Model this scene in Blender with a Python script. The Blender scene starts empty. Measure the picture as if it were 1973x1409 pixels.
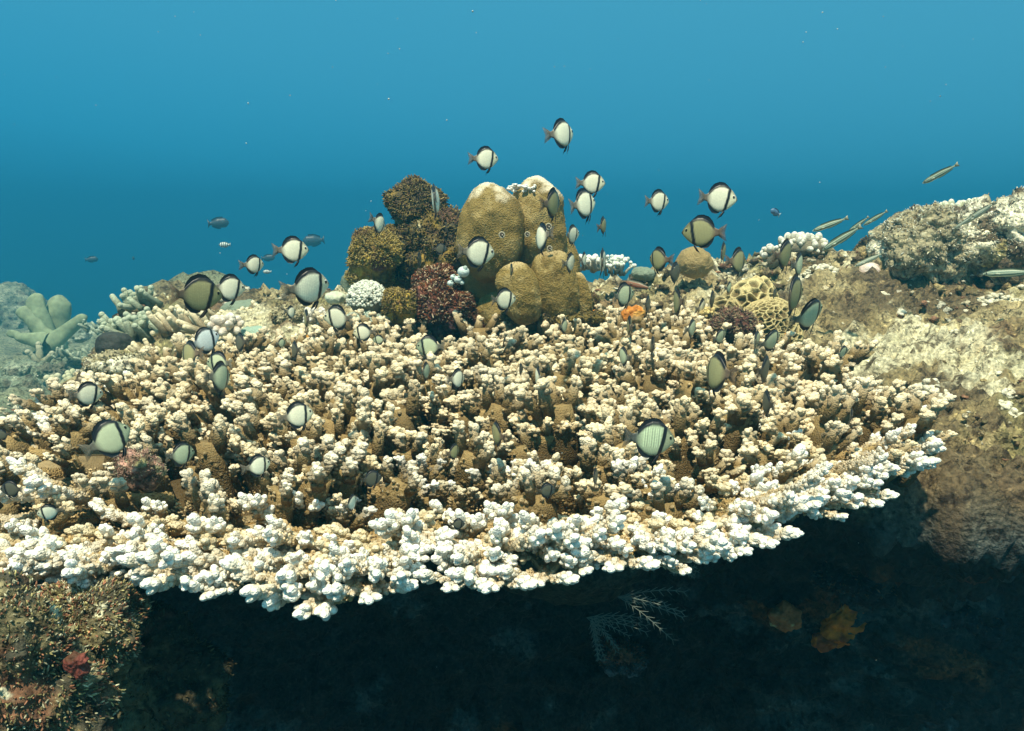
import bpy, math, random
import numpy as np
R = math.radians
S = bpy.context.scene
COL = S.collection

# ------------------------------------------------------------------ camera
F = 1548.0; CX, CY = 986.5, 704.5; PITCH = R(10.4)
cd = bpy.data.cameras.new('camera'); cam = bpy.data.objects.new('camera', cd); COL.objects.link(cam)
cd.sensor_width = 36; cd.lens = 36*F/1973; cd.clip_start = 0.02; cd.clip_end = 500
cam.rotation_euler = (R(90)-PITCH, 0, 0); S.camera = cam

# ------------------------------------------------------------------ water light (world)
SUN_EL, SUN_AZ = R(66), R(-165)      # azimuth measured from +Y: behind the camera, slightly to the left
W = bpy.data.worlds.new('World'); S.world = W; W.use_nodes = True
nt = W.node_tree; nt.nodes.clear()
out = nt.nodes.new('ShaderNodeOutputWorld'); bg = nt.nodes.new('ShaderNodeBackground')
tc = nt.nodes.new('ShaderNodeTexCoord'); sx = nt.nodes.new('ShaderNodeSeparateXYZ')
nt.links.new(tc.outputs['Generated'], sx.inputs[0])
mr = nt.nodes.new('ShaderNodeMapRange'); mr.inputs[1].default_value = -1; mr.inputs[2].default_value = 1
mx = nt.nodes.new('ShaderNodeMath'); mx.operation = 'MULTIPLY_ADD'; mx.inputs[1].default_value = 0.20
nt.links.new(sx.outputs['X'], mx.inputs[0]); nt.links.new(sx.outputs['Z'], mx.inputs[2])
nt.links.new(mx.outputs[0], mr.inputs[0])
cr = nt.nodes.new('ShaderNodeValToRGB'); e = cr.color_ramp.elements
e[0].position = 0.0; e[0].color = (0.0, 0.002, 0.004, 1)
e[1].position = 1.0; e[1].color = (.9, 1.2, 1.15, 1)
for p, c in ((0.36, (0.001, 0.012, 0.022, 1)), (0.44, (0.014, 0.23, 0.42, 1)), (0.50, (0.034, 0.35, 0.58, 1)),
             (0.56, (0.056, 0.37, 0.58, 1)), (0.64, (0.072, 0.385, 0.58, 1)), (0.78, (0.10, 0.38, 0.60, 1)), (0.90, (0.25, 0.55, 0.66, 1))):
    n = e.new(p); n.color = c
nt.links.new(mr.outputs[0], cr.inputs[0])
nt.links.new(cr.outputs[0], bg.inputs['Color']); bg.inputs['Strength'].default_value = 0.67
nt.links.new(bg.outputs[0], out.inputs['Surface'])

sl = bpy.data.lights.new('sun', 'SUN'); sl.energy = 5.0; sl.angle = R(1.5); sl.color = (1.0, 0.90, 0.66)
so = bpy.data.objects.new('sun', sl); COL.objects.link(so)
so.rotation_euler = (R(90)-SUN_EL, 0, math.pi-SUN_AZ)
S.view_settings.view_transform = 'Standard'; S.view_settings.look = 'None'
S.view_settings.exposure = 0.55; S.view_settings.gamma = 1.0
S.cycles.volume_step_rate = 1.0; S.cycles.volume_bounces = 1; S.cycles.max_bounces = 6

# ------------------------------------------------------------------ maths helpers
CP, SP = math.cos(PITCH), math.sin(PITCH)
def ray(px, py):
    u = (px-CX)/F; v = -(py-CY)/F
    return np.array([u, CP+v*SP, -SP+v*CP])
def at(px, py, Y):
    d = ray(px, py); return d*(Y/d[1])
def unit(v): v = np.asarray(v, float); return v/(np.linalg.norm(v)+1e-12)
T0, T1 = -0.385, 0.065          # the coral's tilted plate: z = T0 + T1*(y-0.72)
def tz(y): return T0 + T1*(y-0.72)
def on_table(px, py, lift=0.0):
    d = ray(px, py)
    k = (T0-T1*0.72+lift)/(d[2]-T1*d[1]); return d*k
def sstep(a, b, x):
    t = np.clip((x-a)/(b-a), 0, 1); return t*t*(3-2*t)

def h3(ix, iy, iz, s):
    h = (ix.astype(np.int64)*374761393 + iy.astype(np.int64)*668265263 + iz.astype(np.int64)*2147483647 + s*1274126177) & 0xffffffff
    h = ((h ^ (h >> 13))*1274126177) & 0xffffffff
    h = ((h ^ (h >> 16))*2246822519) & 0xffffffff
    h = h ^ (h >> 15)
    return (h & 0xffffff)/float(0xffffff)
def vnoise(P, s=0):
    I = np.floor(P).astype(np.int64); f = P-I; f = f*f*(3-2*f)
    r = 0
    for dx in (0, 1):
        for dy in (0, 1):
            for dz in (0, 1):
                w = (f[:,0] if dx else 1-f[:,0])*(f[:,1] if dy else 1-f[:,1])*(f[:,2] if dz else 1-f[:,2])
                r = r + w*h3(I[:,0]+dx, I[:,1]+dy, I[:,2]+dz, s)
    return r*2-1
def fbm(P, oct=4, s=0, gain=0.5):
    r = 0; a = 1.0; q = P.copy()
    for o in range(oct):
        r = r + a*vnoise(q, s+o*17); a *= gain; q = q*2.03+11.3
    return r
def cell(P, s=0):
    I = np.floor(P).astype(np.int64); f1 = np.full(len(P), 9.0); f2 = f1.copy(); idv = np.zeros(len(P))
    for dx in (-1, 0, 1):
        for dy in (-1, 0, 1):
            for dz in (-1, 0, 1):
                jx, jy, jz = I[:,0]+dx, I[:,1]+dy, I[:,2]+dz
                cx = jx+h3(jx, jy, jz, s+1); cy = jy+h3(jx, jy, jz, s+2); cz = jz+h3(jx, jy, jz, s+3)
                d = np.sqrt((P[:,0]-cx)**2+(P[:,1]-cy)**2+(P[:,2]-cz)**2)
                v = h3(jx, jy, jz, s+4); m = d < f1
                f2 = np.where(m, f1, np.minimum(f2, d)); idv = np.where(m, v, idv); f1 = np.where(m, d, f1)
    return f1, f2, idv

def ico(n):
    t = (1+5**.5)/2
    v = [(-1,t,0),(1,t,0),(-1,-t,0),(1,-t,0),(0,-1,t),(0,1,t),(0,-1,-t),(0,1,-t),(t,0,-1),(t,0,1),(-t,0,-1),(-t,0,1)]
    v = [list(unit(a)) for a in v]
    f = [(0,11,5),(0,5,1),(0,1,7),(0,7,10),(0,10,11),(1,5,9),(5,11,4),(11,10,2),(10,7,6),(7,1,8),(3,9,4),(3,4,2),(3,2,6),(3,6,8),(3,8,9),(4,9,5),(2,4,11),(6,2,10),(8,6,7),(9,8,1)]
    for _ in range(n):
        c = {}; g = []
        def mid(a, b):
            k = (min(a, b), max(a, b))
            if k not in c:
                c[k] = len(v); v.append(list(unit([(v[a][i]+v[b][i])/2 for i in range(3)])))
            return c[k]
        for a, b, d in f:
            x, y, z = mid(a, b), mid(b, d), mid(d, a); g += [(a, x, z), (b, y, x), (d, z, y), (x, y, z)]
        f = g
    return np.array(v), np.array(f, dtype=np.int32)
_ic = {}
def ICO(n):
    if n not in _ic: _ic[n] = ico(n)
    return _ic[n]

def frame(d):
    d = unit(d); a = np.array([0, 0, 1.0]) if abs(d[2]) < .9 else np.array([1.0, 0, 0])
    u = unit(np.cross(a, d)); return np.array([u, np.cross(d, u), d])   # rows

class Acc:
    def __init__(s): s.v = []; s.f = []; s.c = []; s.n = 0
    def add(s, v, f, c):
        v = np.asarray(v, float); f = np.asarray(f, dtype=np.int32)
        c = np.asarray(c, float)
        if c.ndim == 1: c = np.tile(c, (len(v), 1))
        s.v.append(v); s.f.append(f+s.n); s.c.append(c); s.n += len(v)
    def nub(s, p, d, r, l, c0, c1, lod=1):
        """small rounded knob: centre p, axis d, radius r, half length l, pigment c0 at its foot to c1 at its tip"""
        V, Fc = ICO(lod); M = frame(d)
        q = (V*np.array([r, r, l])) @ M + p
        t = np.clip((V[:,2:3]+0.5)/1.5, 0, 1)**1.5
        s.add(q, Fc, np.asarray(c0)*(1-t)+np.asarray(c1)*t)
    def tube(s, pts, rad, cols, n=8, flat=1.0, cap=True):
        pts = np.asarray(pts, float); m = len(pts); V = []; C = []
        for i in range(m):
            d = pts[min(i+1, m-1)]-pts[max(i-1, 0)]; M = frame(d)
            a = np.arange(n)/n*2*math.pi
            V.append(pts[i]+rad[i]*(np.cos(a)[:,None]*M[0]*flat+np.sin(a)[:,None]*M[1])); C.append(np.tile(cols[i], (n, 1)))
        V = np.vstack(V); C = np.vstack(C); f = []
        for i in range(m-1):
            for k in range(n):
                a, b = i*n+k, i*n+(k+1) % n; f += [(a, b, b+n), (a, b+n, a+n)]
        if cap:
            V = np.vstack([V, pts[-1][None], pts[0][None]]); C = np.vstack([C, cols[-1], cols[0]])
            for k in range(n):
                f.append(((m-1)*n+k, (m-1)*n+(k+1) % n, m*n)); f.append(((k+1) % n, k, m*n+1))
        s.add(V, f, C)
    def arrays(s): return np.vstack(s.v), np.vstack(s.f), np.vstack(s.c)
def mesh_from(name, v, f, c, mat, smooth=True, alpha=None):
    m = bpy.data.meshes.new(name); nv, nf = len(v), len(f); k = f.shape[1]
    m.vertices.add(nv); m.vertices.foreach_set('co', np.ascontiguousarray(v, dtype=np.float32).ravel())
    m.loops.add(nf*k); m.loops.foreach_set('vertex_index', np.ascontiguousarray(f, dtype=np.int32).ravel())
    m.polygons.add(nf); m.polygons.foreach_set('loop_start', np.arange(0, nf*k, k, dtype=np.int32))
    m.polygons.foreach_set('loop_total', np.full(nf, k, dtype=np.int32))
    m.polygons.foreach_set('use_smooth', np.full(nf, smooth, dtype=bool))
    m.update(calc_edges=True)
    if c is not None:
        at_ = m.color_attributes.new('pigment', 'FLOAT_COLOR', 'POINT')
        at_.data.foreach_set('color', np.hstack([np.clip(c[:, :3], 0, 1), np.ones((nv, 1)) if alpha is None else alpha[:, None]]).astype(np.float32).ravel())
    if mat: m.materials.append(mat)
    return m
def obj(name, mesh, parent=None, loc=(0, 0, 0)):
    o = bpy.data.objects.new(name, mesh); COL.objects.link(o); o.location = loc
    if parent: o.parent = parent
    return o
def tag(o, label=None, cat=None, group=None, kind=None):
    if label: o['label'] = label
    if cat: o['category'] = cat
    if group: o['group'] = group
    if kind: o['kind'] = kind
    return o
def empty(name, loc): return obj(name, None, None, tuple(loc))
def build(name, acc, mat, parent=None, loc=(0, 0, 0), smooth=True):
    """acc is in world coordinates; the object's origin is put at loc (plus its parent's)"""
    v, f, c = acc.arrays()
    off = np.array(loc, float)
    if parent: off = off+np.array(parent.location)
    return obj(name, mesh_from(name, v-off, f, c, mat, smooth), parent, loc)

# ------------------------------------------------------------------ materials
def mat_pigment(name, rough=0.7, spec=0.25, vary=0.35, vscale=60, bump=0.5, bscale=250, bdist=0.0015, voro=True, sss=0.0, tints=None, tscale=14):
    m = bpy.data.materials.new(name); m.use_nodes = True; t = m.node_tree; t.nodes.clear(); N = t.nodes.new; L = t.links.new
    o = N('ShaderNodeOutputMaterial'); b = N('ShaderNodeBsdfPrincipled'); L(b.outputs[0], o.inputs[0])
    b.inputs['Roughness'].default_value = rough; b.inputs['Specular IOR Level'].default_value = spec
    a = N('ShaderNodeAttribute'); a.attribute_name = 'pigment'
    tcn = N('ShaderNodeTexCoord'); col = a.outputs['Color']
    if tints:
        for i, (tc_, lo, hi) in enumerate(tints):
            nz = N('ShaderNodeTexNoise'); nz.inputs['Scale'].default_value = tscale*(1+.37*i); nz.inputs['Detail'].default_value = 6; nz.inputs['Roughness'].default_value = .7
            mp = N('ShaderNodeMapping'); mp.inputs['Location'].default_value = (i*7.1, i*3.3, i*1.7); L(tcn.outputs['Object'], mp.inputs[0]); L(mp.outputs[0], nz.inputs['Vector'])
            mrn = N('ShaderNodeMapRange'); mrn.inputs[1].default_value = lo; mrn.inputs[2].default_value = hi; L(nz.outputs[0], mrn.inputs[0])
            mi = N('ShaderNodeMix'); mi.data_type = 'RGBA'; L(mrn.outputs[0], mi.inputs['Factor']); L(col, mi.inputs['A']); col0 = col; col = mi.outputs['Result']
            if len(tc_) == 3: mi.inputs['B'].default_value = (*tc_, 1)
            else:
                sv = N('ShaderNodeVectorMath'); sv.operation = 'MULTIPLY'; L(col0, sv.inputs[0]); sv.inputs[1].default_value = tc_[:3]; L(sv.outputs[0], mi.inputs['B'])
    nz = N('ShaderNodeTexNoise'); nz.inputs['Scale'].default_value = vscale; nz.inputs['Detail'].default_value = 5; L(tcn.outputs['Object'], nz.inputs['Vector'])
    mrn = N('ShaderNodeMapRange'); mrn.inputs[1].default_value = .3; mrn.inputs[2].default_value = .7; mrn.inputs[3].default_value = 1-vary; mrn.inputs[4].default_value = 1+vary*.6
    L(nz.outputs[0], mrn.inputs[0])
    mu = N('ShaderNodeVectorMath'); mu.operation = 'SCALE'; L(col, mu.inputs[0]); L(mrn.outputs[0], mu.inputs['Scale']); L(mu.outputs[0], b.inputs['Base Color'])
    if bump:
        if voro:
            vo = N('ShaderNodeTexVoronoi'); vo.inputs['Scale'].default_value = bscale; L(tcn.outputs['Object'], vo.inputs['Vector'])
            inv = N('ShaderNodeMath'); inv.operation = 'SUBTRACT'; inv.inputs[0].default_value = 1; L(vo.outputs['Distance'], inv.inputs[1]); src = inv.outputs[0]
        else:
            vo = N('ShaderNodeTexNoise'); vo.inputs['Scale'].default_value = bscale; vo.inputs['Detail'].default_value = 5; L(tcn.outputs['Object'], vo.inputs['Vector']); src = vo.outputs[0]
        bp = N('ShaderNodeBump'); bp.inputs['Strength'].default_value = bump; bp.inputs['Distance'].default_value = bdist; L(src, bp.inputs['Height']); L(bp.outputs[0], b.inputs['Normal'])
    if sss: b.inputs['Subsurface Weight'].default_value = sss; b.inputs['Subsurface Radius'].default_value = (.01, .008, .006)
    return m
M_CORAL = mat_pigment('table_coral_skin', vary=.28, vscale=90, bump=.9, bscale=380, bdist=.0022)
M_ROCK = mat_pigment('reef_rock', vary=.6, vscale=110, bump=1.0, bscale=120, bdist=.009, voro=False, tints=[((.28, .25, .22, 0), .52, .60), ((2.3, 2.3, 2.2, 0), .58, .68)], tscale=34)
M_ALGAE = mat_pigment('algae_rock', vary=.6, vscale=80, bump=1.0, bscale=130, bdist=.008, voro=False,
                      tints=[((.24, .17, .03), .52, .66), ((.09, .05, .025), .56, .68), ((.42, .38, .22), .66, .76)], tscale=11)
M_LOBE = mat_pigment('lobe_coral_skin', vary=.20, vscale=300, bump=1.0, bscale=300, bdist=.0016)
M_SOFT = mat_pigment('soft_coral_skin', vary=.25, vscale=30, bump=.4, bscale=200, bdist=.002)
M_SPONGE = mat_pigment('sponge_skin', vary=.45, vscale=60, bump=.8, bscale=160, bdist=.004, voro=False)

# fish skin: pigment + fine scale net
def fish_mat():
    m = bpy.data.materials.new('fish_skin'); m.use_nodes = True; t = m.node_tree; N = t.nodes.new; L = t.links.new
    b = t.nodes['Principled BSDF']; b.inputs['Roughness'].default_value = .42; b.inputs['Specular IOR Level'].default_value = .35
    a = N('ShaderNodeAttribute'); a.attribute_name = 'pigment'; tcn = N('ShaderNodeTexCoord')
    mp = N('ShaderNodeMapping'); mp.inputs['Scale'].default_value = (30, 3, 34); L(tcn.outputs['Object'], mp.inputs[0])
    vo = N('ShaderNodeTexVoronoi'); vo.inputs['Scale'].default_value = 1; vo.inputs['Randomness'].default_value = .25; L(mp.outputs[0], vo.inputs['Vector'])
    mrn = N('ShaderNodeMapRange'); mrn.inputs[1].default_value = .15; mrn.inputs[2].default_value = .65; mrn.inputs[3].default_value = 1.08; mrn.inputs[4].default_value = .78
    L(vo.outputs['Distance'], mrn.inputs[0])
    mu = N('ShaderNodeVectorMath'); mu.operation = 'SCALE'; L(a.outputs['Color'], mu.inputs[0]); L(mrn.outputs[0], mu.inputs['Scale']); L(mu.outputs[0], b.inputs['Base Color']); L(a.outputs['Alpha'], b.inputs['Alpha'])
    return m
M_FISH = fish_mat()

# ------------------------------------------------------------------ the table coral outline (real plate, traced on its own tilted plane)
OUT_PX = [(-160,1110),(-60,1140),(60,1130),(160,1135),(250,1120),(320,1135),(390,1150),(440,1130),(482,1088),(505,1120),(545,1170),(620,1180),(700,1160),(750,1155),(800,1108),(850,1088),
          (885,1140),(950,1135),(1010,1118),(1080,1120),(1130,1105),(1150,1080),(1210,1095),(1290,1110),(1340,1085),(1400,1085),(1450,1050),(1500,1035),(1560,1025),(1620,1010),(1680,985),(1740,960),(1790,935),(1812,880),(1790,820),
          (1745,775),(1690,735),(1640,705),(1560,678),(1490,665),(1420,640),(1330,622),(1240,608),(1150,606),(1080,618),(1010,612),(930,612),(870,625),(800,600),(745,605),(700,635),(620,645),(550,655),(480,672),(400,690),(300,705),(200,745),(100,790),(0,835),(-110,860),(-230,900),(-300,1000)]
OUT = np.array([on_table(x, y, -.022 if y > 860 else .012)[:2] for x, y in OUT_PX])
def inside(P, poly=OUT):
    x, y = P[:,0], P[:,1]; r = np.zeros(len(P), bool); n = len(poly); j = n-1
    for i in range(n):
        xi, yi = poly[i]; xj, yj = poly[j]
        c = ((yi > y) != (yj > y)) & (x < (xj-xi)*(y-yi)/(yj-yi+1e-15)+xi); r ^= c; j = i
    return r
def edge_dist(P, poly=OUT):
    d = np.full(len(P), 9.0)
    for i in range(len(poly)):
        a = poly[i]; b = poly[(i+1) % len(poly)]; ab = b-a
        t = np.clip(((P-a)@ab)/(ab@ab), 0, 1); q = a+t[:,None]*ab; d = np.minimum(d, np.hypot(*(P-q).T))
    return d
CEN = np.array([0.02, 1.45])     # where the plate's branches radiate from

# ------------------------------------------------------------------ reef terrain: one sheet, ground behind and an overhanging wall in front
def reef_edge(x):
    return 1.42 - .15*sstep(.45, .95, x) - .25*sstep(-.5, -1.1, x) + .05*np.sin(x*5+1)
def ground(x, y):
    z = -.50 + .10*sstep(1.2, 2.3, y) + .11*sstep(2.2, 2.65, y)
    z = z + .08*sstep(.55, 1.5, x)*sstep(.9, 1.5, y) + .02*sstep(1.2, 2.6, y)*sstep(.5, 1.4, x)
    z = z + .09*sstep(.10, .7, x)*sstep(2.05, 2.45, y)*sstep(1.5, .9, x)
    z = z - .04*sstep(-.6, -1.1, x)
    ys = 2.75+.9*sstep(.6, 2.2, x)+.8*sstep(-.6, -1.4, x)
    z = z - .9*sstep(ys, ys+.6, y)
    L = sstep(-.86-.27*(y-1.4), -1.30-.36*(y-1.4), x)*sstep(.8, 1.3, y)
    z = z*(1-L) + L*(np.minimum(z, -.86 - .08*(y-3)))
    z = z - 5.0*sstep(11, 18, y+.35*np.abs(x+3))
    return z
def ground_y(px, py):
    """where the sight line through a pixel first meets the ground, for putting things on it"""
    d = ray(px, py); k = np.linspace(.6, 6, 900); p = d[None]*k[:,None]; z = ground(p[:,0], p[:,1])+.03
    m = (p[:,2] < z) & (p[:,1] > reef_edge(p[:,0])); i = np.argmax(m) if m.any() else -1
    return p[i][1]
def make_reef():
    t = np.linspace(-1, 1, 620); x = .15+ .80*np.sinh(t*4.35)/np.sinh(1.0)*.62 + .9*t
    NG, NW = 430, 170
    g = np.linspace(0, 1, NG); yy = 1.9*g + 46*g**5.5
    w = np.linspace(1, 0, NW, endpoint=False)
    X = np.repeat(x[None], NW+NG, 0); ye = reef_edge(x)
    Y = np.zeros_like(X); Z = np.zeros_like(X)
    ze = ground(x, ye)
    for i, s in enumerate(w):
        dz = 1.1*s + 6.2*s**6
        Y[i] = ye + .42*(1-(1-min(1, s*2.2))**2) - .25*s**2; Z[i] = ze - dz
    for i in range(NG):
        Y[NW+i] = ye+yy[i]; Z[NW+i] = ground(x, ye+yy[i])
    P = np.stack([X, Y, Z], -1)
    du = np.gradient(P, axis=1); dv = np.gradient(P, axis=0); n = np.cross(du, dv); n /= np.linalg.norm(n, axis=-1, keepdims=True)+1e-9
    P = P.reshape(-1, 3); n = n.reshape(-1, 3); n[n[:,2] < -.98] *= 1
    dist = np.hypot(P[:,0], P[:,1]); far = sstep(3.2, 7, dist)
    big = fbm(P*3.1, 4, 5)
    f1, f2, iv = cell(P*np.array([19, 24, 30.])+1.1*fbm(P*14, 3, 3)[:,None], 31)
    g1, g2, iw = cell(P*np.array([52, 60, 70.])+1.0*fbm(P*35, 2, 8)[:,None], 77)
    lump = (1-np.clip(f1/.8, 0, 1)**2)*(.3+.9*iv); fine = (1-np.clip(g1/.8, 0, 1)**2)*(.2+.9*iw)
    rough = sstep(-.5, .3, fbm(P*2.2, 3, 91))
    d = big*.045 + (1-far)*(lump*.020*(.4+rough)+fine*.026+(1-np.abs(fbm(P*13, 4, 55)))*.030+fbm(P*28, 3, 58)*.012) + far*(big*.08+lump*.03)+fbm(P*38, 3, 4)*.007
    V = P+n*d[:,None]
    # pigment: cream encrusting patches, brown turf, pink coralline
    a = fbm(P*4.6+4, 4, 41); b = fbm(P*7.5, 3, 12); rnd = iv
    c = np.tile([.24, .19, .09], (len(P), 1))
    def mixin(c, col, m): return c*(1-m[:,None])+np.array(col)*m[:,None]
    c = mixin(c, (.38, .32, .17), sstep(-.1, .5, b))
    c = mixin(c, (.09, .065, .035), sstep(.1, .6, -b)*.8)
    c = mixin(c, (.20, .19, .08), sstep(.25, .6, fbm(P*5+9, 3, 7))*.7)
    c = mixin(c, (.20, .095, .05), sstep(.5, .8, fbm(P*6+2, 3, 63))*.4)
    cream = sstep(.18, .42, a+.35*(rnd-.5)+.25*b)*np.clip(.35+.9*iw, 0, 1)
    c = mixin(c, (.66, .63, .43), cream*.8)
    c = mixin(c, (.16, .20, .13), sstep(2.6, 4, dist)*sstep(-.5, -1.3, P[:,0])*.8)  # distant left ground greened: haze put into the pigment
    c = mixin(c, (.085, .06, .032), sstep(.26, .10, P[:,1]-reef_edge(P[:,0]))*sstep(-.9, -.6, -np.abs(b))*.85)  # shade painted in along the drop edge
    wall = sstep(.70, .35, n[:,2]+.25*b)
    cw = np.tile([.032, .026, .02], (len(P), 1)); cw = mixin(cw, (.20, .07, .022), sstep(.42, .66, fbm(P*5.5+7, 4, 21))*.7); cw = mixin(cw, (.09, .11, .10), sstep(.3, .6, fbm(P*9+3, 3, 27))*.6)  # steep faces pigmented near black to deepen the shade under the overhang
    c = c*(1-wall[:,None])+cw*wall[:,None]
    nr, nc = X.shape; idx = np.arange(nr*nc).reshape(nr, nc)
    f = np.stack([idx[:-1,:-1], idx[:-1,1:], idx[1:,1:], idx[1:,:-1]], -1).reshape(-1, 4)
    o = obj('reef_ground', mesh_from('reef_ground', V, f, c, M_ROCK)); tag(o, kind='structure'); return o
make_reef()
# deep seabed under and behind everything, out to where the water hides it
a = Acc(); g = np.linspace(-46, 46, 60); gx, gy = np.meshgrid(g, g); P = np.stack([gx.ravel(), gy.ravel(), -7.1+0*gx.ravel()], -1); P[:,2] += .35*fbm(P*.25, 4, 2)
idx = np.arange(3600).reshape(60, 60); f = np.stack([idx[:-1,:-1], idx[:-1,1:], idx[1:,1:], idx[1:,:-1]], -1).reshape(-1, 4)
o = obj('seabed', mesh_from('seabed', P, f, np.tile([.10, .11, .07], (3600, 1)), M_ROCK)); tag(o, kind='structure')

# ------------------------------------------------------------------ table coral
BASE = np.array([.098, .064, .022]); MIDC = np.array([.38, .265, .11]); TIP = np.array([.90, .745, .48]); WHITE = np.array([.93, .92, .84])
def upright(rng, H, lod, whiteness=0.0, rich=1.0):
    """one upright branchlet standing on the origin, knobbly crown on a grainy brown stem"""
    A = Acc(); tip = TIP*(1-whiteness)+WHITE*whiteness
    lean = np.array([rng.uniform(-.35, .35), rng.uniform(-.35, .35), 1.0]); flat = rng.uniform(1.0, 2.1)
    k = 4; pts = [np.array([0, 0, -.01])+lean*H*i/(k-1)*np.array([1, 1, 1]) for i in range(k)]
    fat = rng.uniform(.75, 1.15); rad = [.0135*fat, .0125*fat, .0120*fat, .0095*fat]
    A.tube(pts, rad, [BASE*.8, BASE, BASE*1.1, MIDC*.8], n=12 if lod else 8, flat=flat)
    top = pts[-1]; fr = frame(lean)
    ns = int((80 if lod > 1 else 34 if lod else 12)*rich)
    for i in range(ns):
        t = rng.uniform(.15, 1.0)**.8; a = rng.uniform(0, 6.283); p = pts[0]+(top-pts[0])*t
        o = math.cos(a)*fr[0]*flat+math.sin(a)*fr[1]; p = p+o*.0125*fat*(1-.2*t)
        c = BASE*(1-t*t)+MIDC*.8*t*t; r = rng.uniform(.0018, .0032)
        A.nub(p, unit(o)+.8*fr[2], r, r*1.5, c*.75, c*1.1+.30*t**6*tip, 1 if lod > 1 else 0)
    # the stem forks into a few tapering fingers of unequal height, each with its own pale knobbly tip
    nf = max(2, int(round(rng.uniform(1.6, 2.6)*flat)))+1
    for i in range(nf):
        u = ((i+.5)/nf*2-1)*.0115*fat*flat+rng.uniform(-.002, .002); w = rng.uniform(-.007, .007)*fat
        p0 = top+fr[0]*u+fr[1]*w-fr[2]*.008; d = unit(fr[2]+fr[0]*(u*26+rng.uniform(-.25, .25))+fr[1]*(w*45+rng.uniform(-.3, .3)))
        L = rng.uniform(.018, .038); r0 = rng.uniform(.0052, .0068); f2 = frame(d); e = p0+d*L
        A.tube([p0, p0+d*L*.5, e], [r0*1.1, r0*.95, r0*.62], [BASE*1.1, MIDC*.55, (MIDC+tip)*.4], n=8 if lod else 6)
        for k2 in range(15 if lod > 1 else 9 if lod else 4):
            t = rng.uniform(.15, 1.0)**.7; b = rng.uniform(0, 6.283); o = math.cos(b)*f2[0]+math.sin(b)*f2[1]; r = rng.uniform(.0021, .0032)
            q3 = t**3; c = BASE*1.4*(1-q3)+tip*.9*q3; A.nub(p0+d*L*t+o*r0*(1-.35*t), o+.9*d, r, r*rng.uniform(1.3, 2.1), c*.6, c*(1 if t > .5 else 1.15), 1 if lod else 0)
        r = rng.uniform(.0036, .0050); A.nub(e, d, r, r*rng.uniform(1.2, 1.8), tip*.7, tip, 1)
        for k2 in range(rng.integers(3, 6) if lod else 2):
            b = rng.uniform(0, 6.283); o = math.cos(b)*f2[0]+math.sin(b)*f2[1]; rr = rng.uniform(.0024, .0036)
            A.nub(e+o*r*.9+d*rng.uniform(-.002, .003), d+o*.9, rr, rr*1.5, tip*.6, tip, 1 if lod else 0)
    return A
def radial(rng, Ln, lod, rise=.15, w=1.0):
    """a rim branch along +X, forked, thick with stubby finger tips"""
    A = Acc()
    def arm(p0, d0, L, r0, depth):
        k = 6; pts = [p0]; d = unit(d0)
        for i in range(k-1):
            d = unit(d+np.array([0, rng.uniform(-.16, .16), rng.uniform(-.03, .12)])); pts.append(pts[-1]+d*L/(k-1))
        ts = np.linspace(0, 1, k); base_t = -.45 if depth == 0 else -.1
        cols = [MIDC*(1-tt)+WHITE*tt for tt in np.clip(base_t+ts*1.0, 0, 1)]
        A.tube(pts, [r0*(1-.35*t) for t in ts], cols, n=8)
        for i in range(int(L*700)):                # grain of tiny cups on the branch
            t = rng.uniform(0, 1); q = t*(k-1); j = min(int(q), k-2); p = pts[j]+(pts[j+1]-pts[j])*(q-j); dd = unit(pts[j+1]-pts[j]); fr = frame(dd)
            a_ = rng.uniform(0, 6.283); o = math.cos(a_)*fr[0]+math.sin(a_)*fr[1]; rr = r0*(1-.35*t); c = MIDC*(1-t)+TIP*t; s_ = rng.uniform(.0012, .0022)
            A.nub(p+o*rr*.95, o+dd, s_, s_*1.8, c*.6, c*1.1, 0)
        for i in range(int(L*340)):                # side fingers, leaning toward the tip
            t = rng.uniform(.1, 1)**.7; q = t*(k-1); j = min(int(q), k-2); p = pts[j]+(pts[j+1]-pts[j])*(q-j); dd = unit(pts[j+1]-pts[j]); fr = frame(dd)
            a_ = rng.uniform(0, 6.283); o = math.cos(a_)*fr[0]+math.sin(a_)*fr[1]; o = o*np.array([1, 1, .75]); rr = r0*(1-.35*t)
            tt = max(0, min(1, base_t+t*1.15)); c = MIDC*1.3*(1-tt)+WHITE*tt; s_ = rng.uniform(.0028, .0044)*(.8+.35*tt)
            A.nub(p+o*rr*1.0+dd*.002, o*.9+dd*rng.uniform(.5, 1.2), s_, s_*rng.uniform(1.4, 2.4), c*np.array([.5, .42, .30]), c, 1)
        e_ = pts[-1]; fr = frame(d)
        for i in range(rng.integers(3, 6)):
            a_ = rng.uniform(0, 6.283); o = math.cos(a_)*fr[0]+math.sin(a_)*fr[1]; s_ = rng.uniform(.0040, .0055)
            A.nub(e_+o*.0045+d*rng.uniform(-.006, .003), d+o*rng.uniform(.3, .9), s_, s_*rng.uniform(1.5, 2.3), WHITE*np.array([.62, .55, .42]), WHITE, 1)
        A.nub(e_+d*.006, d, .0050, .010, WHITE*.8, WHITE, 1)
        if depth == 0:
            for sgn in (-1, 1):
                if rng.random() < .85:
                    j = rng.integers(1, 4); arm(pts[j], unit(pts[j+1]-pts[j])+np.array([0, sgn*rng.uniform(.6, 1.1), rng.uniform(-.05, .35)]), L*rng.uniform(.35, .6), r0*.8, 1)
    arm(np.zeros(3), np.array([1, 0, rise]), Ln, .0072*w, 0)
    return A
rng = np.random.default_rng(7)
UP_HI = [upright(rng, rng.uniform(.060, .088), 2, w_).arrays() for w_ in (.0, .0, .1, .1, .2, .2, .4, .4, .7, .9)]
UP_MD = [upright(rng, rng.uniform(.055, .080), 1, rng.uniform(0, .25)).arrays() for _ in range(10)]
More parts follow.
